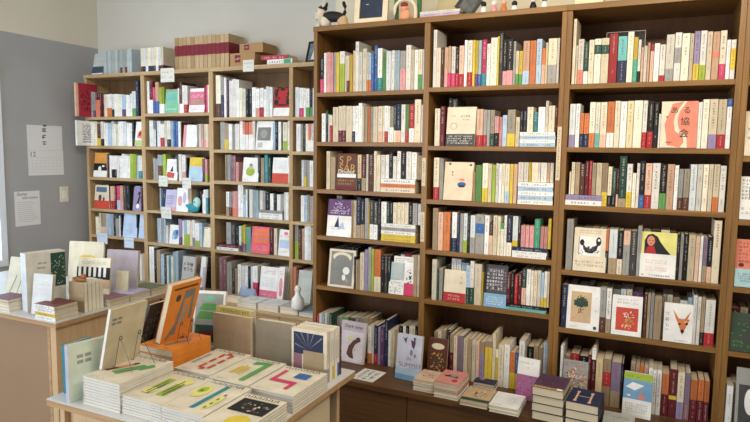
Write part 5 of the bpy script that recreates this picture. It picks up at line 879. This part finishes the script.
mb=MB(); mb.box((.13,-.0006,.003),(.185,-.0002,.029),C('tg')); 
l=mb.build('label',o); l.matrix_parent_inverse=Matrix(); l.rotation_euler=(PI/2,0,0); l.location=(0,0,0)
l.rotation_euler=(math.radians(90),0,0); l.location=(0,.0310,-.0002)
fr=empty('photo_frame',(-.385,.53,TZ+.0012)); fr.rotation_euler=(math.radians(-14),0,math.radians(-16)); tag(fr,'black framed photograph leaning above the narrow oak bay','picture frame')
BLK=mat('frame_black',(26,26,28),.4)
mb=MB()
for a,b in (((0,0,0),(.15,.015,.012)),((0,0,.128),(.15,.015,.14)),((0,0,.012),(.012,.015,.128)),((.138,0,.012),(.15,.015,.128))): mb.box(a,b,BLK)
mb.build('frame',fr)
mb=MB(); mb.box((.0125,.006,.0125),(.1375,.008,.1275),mat('photo_grey',(110,120,128),.5,.3,.5,30)); mb.poly([(.04,.0058,.02),(.1,.0058,.02),(.09,.0058,.09),(.06,.0058,.1)],mat('photo_white',(200,205,205),.5)); mb.build('photograph',fr)
# ------------------------------------------------------------------ on top of the dark cases
DZ=ZO+.6485+.0006
dog=empty('dog_figurine',(.09,.05,DZ)); tag(dog,'black and white carved dog figurine at the left end of the dark top','figurine')
FB=mat('dog_black',(38,36,36),.6,.3,.1,50); FWm=mat('dog_white',(218,206,182),.6,.3,.06,50); FT=mat('dog_tan',(206,170,128),.6)
mb=MB(); mb.ell((0,0,.055),(.075,.028,.028),FB,rot=Euler((0,.12,0))); mb.ell((.055,0,.03),(.03,.022,.03),FT); mb.ell((-.045,0,.035),(.032,.026,.035),FWm); mb.build('body',dog,smooth=True)
mb=MB(); mb.ell((-.075,-.004,.075),(.03,.026,.036),FWm); mb.ell((-.098,-.006,.055),(.016,.013,.012),FWm); mb.ell((-.113,-.007,.058),(.004,.004,.004),FB); mb.ell((-.065,0,.102),(.026,.024,.016),FB); mb.ell((-.086,-.026,.085),(.004,.003,.004),FB); mb.build('head',dog,smooth=True)
for s_ in (-1,1):
    mb=MB(); mb.ell((-.052,.016*s_,.118),(.008,.006,.02),FB if s_>0 else FWm,rot=Euler((0,.3,0))); mb.build('ear',dog,smooth=True)
    mb=MB(); mb.ell((-.085,.012*s_,.014),(.012,.009,.014),FWm); mb.build('front_leg',dog,smooth=True)
    mb=MB(); mb.ell((.07,.012*s_,.012),(.022,.01,.012),FT); mb.build('hind_leg',dog,smooth=True)
mb=MB(); mb.tube([(.058,0,.05),(.07,0,.075),(.07,0,.1),(.062,0,.118)],.009,FB,10); mb.ell((.062,0,.118),(.009,.009,.012),FB); mb.build('tail',dog,smooth=True)
pf=empty('picture_frame',(.222,.03,DZ+.0012)); pf.rotation_euler=(math.radians(-7),0,math.radians(2)); tag(pf,'cream framed dark blue picture standing on the dark bookcase','picture frame')
CF=mat('frame_cream',(232,218,186),.5,.3,.05,20); mb=MB()
for a,b in (((0,0,0),(.185,.02,.028)),((0,0,.15),(.185,.02,.178)),((0,0,.028),(.028,.02,.15)),((.157,0,.028),(.185,.02,.15))): mb.box(a,b,CF)
mb.build('frame',pf)
mb=MB(); mb.box((.0285,.008,.0285),(.1565,.012,.1495),mat('picture_blue',(44,56,76),.45,.4,.3,25)); 
mb.poly([(.06,.0078,.1),(.075,.0078,.1),(.075,.0078,.104),(.06,.0078,.104)],INKW); mb.build('picture',pf)
# small arched figure
ar=empty('arched_figurine',(.5,.05,DZ)); tag(ar,'small pink figure in an arched stand beside the cream frame','figurine')
mb=MB(); PKm=mat('figure_pink',(226,160,120),.55)
mb.tube([(-.058,0,.004)]+[(-.058*math.cos(k*PI/10),0,.05+.058*math.sin(k*PI/10)) for k in range(11)]+[(.058,0,.004)],.009,CF,10); mb.build('arch',ar,smooth=True)
mb=MB(); mb.ell((0,0,.03),(.03,.016,.03),PKm); mb.ell((0,-.004,.068),(.02,.016,.02),PKm); mb.ell((0,-.01,.078),(.02,.014,.014),mat('figure_hair',(140,40,40),.6)); mb.build('figure',ar,smooth=True)
mb=MB(); mb.bbox((-.066,.012,0),(-.046,.032,.14),mat('figure_green',(60,110,60),.6),.003); mb.build('left_post',ar)
mb=MB(); mb.bbox((.058,.012,0),(.078,.032,.14),MATS['figure_green'],.003); mb.build('right_post',ar)
for i,(th,col,lab) in enumerate([(.011,'w5','white magazine on the flat pile above the left dark bay'),(.012,'lv2','lilac spined book lying in the flat pile above the left dark bay'),(.008,'sa2','salmon spined booklet under the flat pile above the left dark bay')]):
    o=cover_book('book',.205-.004*i,.14,th-.0004,col,'','B',rnd=mrnd,spinetext=i<2,spinecol=col); lay(o,.592,.02,DZ+.031-(0,.011,.023)[i]); tag(o,lab,'book','flat pile on the dark top')
mb=MB(); mb.bbox((0,0,0),(.12,.1,.14),mat('box_khaki',(190,178,140),.7,.2,.06,8),.003); o=mb.build('storage_box',None,(.62,.19,DZ)); tag(o,'pale khaki box behind the flat pile on the dark top','box')
dm=empty('diamond_frame',(.82,.07,DZ+.062)); dm.rotation_euler=(0,math.radians(38),0); tag(dm,'black tilted picture frame above the middle dark bay','picture frame')
mb=MB(); a_=.05
for a,b in (((-a_,0,-a_),(a_,.012,-a_+.014)),((-a_,0,a_-.014),(a_,.012,a_)),((-a_,0,-a_+.014),(-a_+.014,.012,a_-.014)),((a_-.014,0,-a_+.014),(a_,.012,a_-.014))): mb.box(a,b,BLK)
mb.build('frame',dm)
mb=MB(); mb.box((-a_+.0145,.004,-a_+.0145),(a_-.0145,.007,a_-.0145),mat('photo_dark',(90,92,90),.5,.4,.5,40)); mb.build('photograph',dm)
for i,(x,cols,lab) in enumerate([(.905,('w','b'),'small black and white figurine right of the tilted frame'),(.955,('pk','w'),'small pink and white figurine above the middle dark bay'),(1.0,('o','pe'),'small orange figurine above the middle dark bay'),(1.05,('w','b'),'low black and white figurine right of the orange one'),(1.135,('b','w'),'black-footed figurine left of the tall white one'),(1.185,('w','b'),'tall white figurine nearest the thick dark post')]):
    g_=empty('figurine',(x,.04,DZ)); tag(g_,lab,'figurine','small figurines on the dark top')
    k=1.0 if i not in(3,) else .8
    mb=MB(); mb.lathe([(.016,0),(.018,.004),(.014,.02*k),(.009,.034*k)],C(cols[0]),16); mb.build('body',g_,smooth=True)
    mb=MB(); mb.ell((0,0,.045*k),(.013,.013,.013),C(cols[1]),14,10); mb.build('head',g_,smooth=True)
    mb=MB(); mb.box((-.019,-.014,0),(.019,.014,.0035),C(cols[1])); mb.build('base',g_)
mb=MB(); mb.bbox((0,0,0),(.12,.08,.1),CF,.003); o=mb.build('storage_box',None,(1.315,.04,DZ)); tag(o,'cream box on the dark top above the thick post','box')
# clear acrylic sheet behind the top shelf spines of the right bay
ac=mat('acrylic_clear',(235,240,240),.05,.5,trans=1); mb=MB(); mb.box((0,0,0),(.16,.003,.245),ac)
o=mb.build('acrylic_panel',None,(1.445,.19,ZO+ZROWS['C'][0]+.001)); tag(o,'clear acrylic panel standing behind the red book in the right dark bay','panel')
mb=MB(); e=mat('acrylic_edge',(190,190,180),.3)
for a,b in (((-.002,-.001,0),(0,.004,.247)),((.16,-.001,0),(.162,.004,.247)),((0,-.001,.245),(.16,.004,.247))): mb.box(a,b,e)
mb.build('edge',o)
# ------------------------------------------------------------------ light
W=bpy.data.worlds.new('world'); SC.world=W; W.use_nodes=True
bg=W.node_tree.nodes['Background']; bg.inputs[0].default_value=(.9,.95,1,1); bg.inputs[1].default_value=.75
def area(name,loc,rot,sx,sy,e,col):
    l=bpy.data.lights.new(name,'AREA'); l.shape='RECTANGLE'; l.size=sx; l.size_y=sy; l.energy=e; l.color=col
    o=bpy.data.objects.new(name,l); COL.objects.link(o); o.location=loc; o.rotation_euler=rot; return o
area('window_daylight',(XW-.25,(wy0+wy1)/2,(wz0+wz1)/2),(0,-PI/2,0),1.4,1.4,52,(.72,.85,1))
area('storefront_daylight',(-1.4,-4.2,1.5),(PI/2,0,0),2.4,2.0,100,(.82,.90,1))
def spot(name,loc,tgt,e,col,ang=90,blend=.9,r=.06):
    l=bpy.data.lights.new(name,'SPOT'); l.energy=e; l.color=col; l.spot_size=math.radians(ang); l.spot_blend=blend; l.shadow_soft_size=r
    o=bpy.data.objects.new(name,l); COL.objects.link(o); o.location=loc
    o.rotation_euler=(Vector(tgt)-Vector(loc)).to_track_quat('-Z','Y').to_euler(); return o
WARM=(1,.82,.60)
spot('ceiling_or_fill_spot',(2.0,-2.3,2.9),(1.5,0,2.05),118,WARM,60,1)
spot('ceiling_or_fill_spot',(.6,-2.2,2.9),(.6,0,1.9),66,WARM,66,1)
spot('ceiling_or_fill_spot',(.2,-1.6,2.9),(-2.4,-.2,1.9),70,(1,.95,.88),80)  # fill spot added to brighten the left wall, not a known ceiling lamp
spot('ceiling_or_fill_spot',(-.9,-1.9,2.9),(-1.2,.5,1.35),62,(1,.96,.9),72,1)
area('ceiling_panel',(1.9,-1.7,2.95),(0,0,0),1.4,1.2,40,(1,.90,.74))
spot('ceiling_or_fill_spot',(2.6,-1.2,2.9),(.2,-1.2,.8),60,(1,.9,.74),80)
# ------------------------------------------------------------------ camera
cam=bpy.data.cameras.new('camera'); co=bpy.data.objects.new('camera',cam); COL.objects.link(co); SC.camera=co
CY,CP,CR,CF_,CX,CD=CAMP
cam.sensor_fit='HORIZONTAL'; cam.sensor_width=36; cam.lens=36*CF_/750
cy,sy=math.cos(CY),math.sin(CY)
fwd=Vector((sy*math.cos(CP),cy*math.cos(CP),-math.sin(CP))); right=Vector((cy,-sy,0)); up=right.cross(fwd)
r_=right*math.cos(CR)+up*math.sin(CR); u_=-right*math.sin(CR)+up*math.cos(CR)
M=Matrix((r_,u_,-fwd)).transposed().to_4x4(); M.translation=Vector((CX,-CD,ZO)); co.matrix_world=M
cam.clip_start=.05
SC.view_settings.view_transform='Standard'; SC.view_settings.look='None'; SC.view_settings.gamma=1; SC.view_settings.use_curve_mapping=False
SC.view_settings.exposure=-0.06
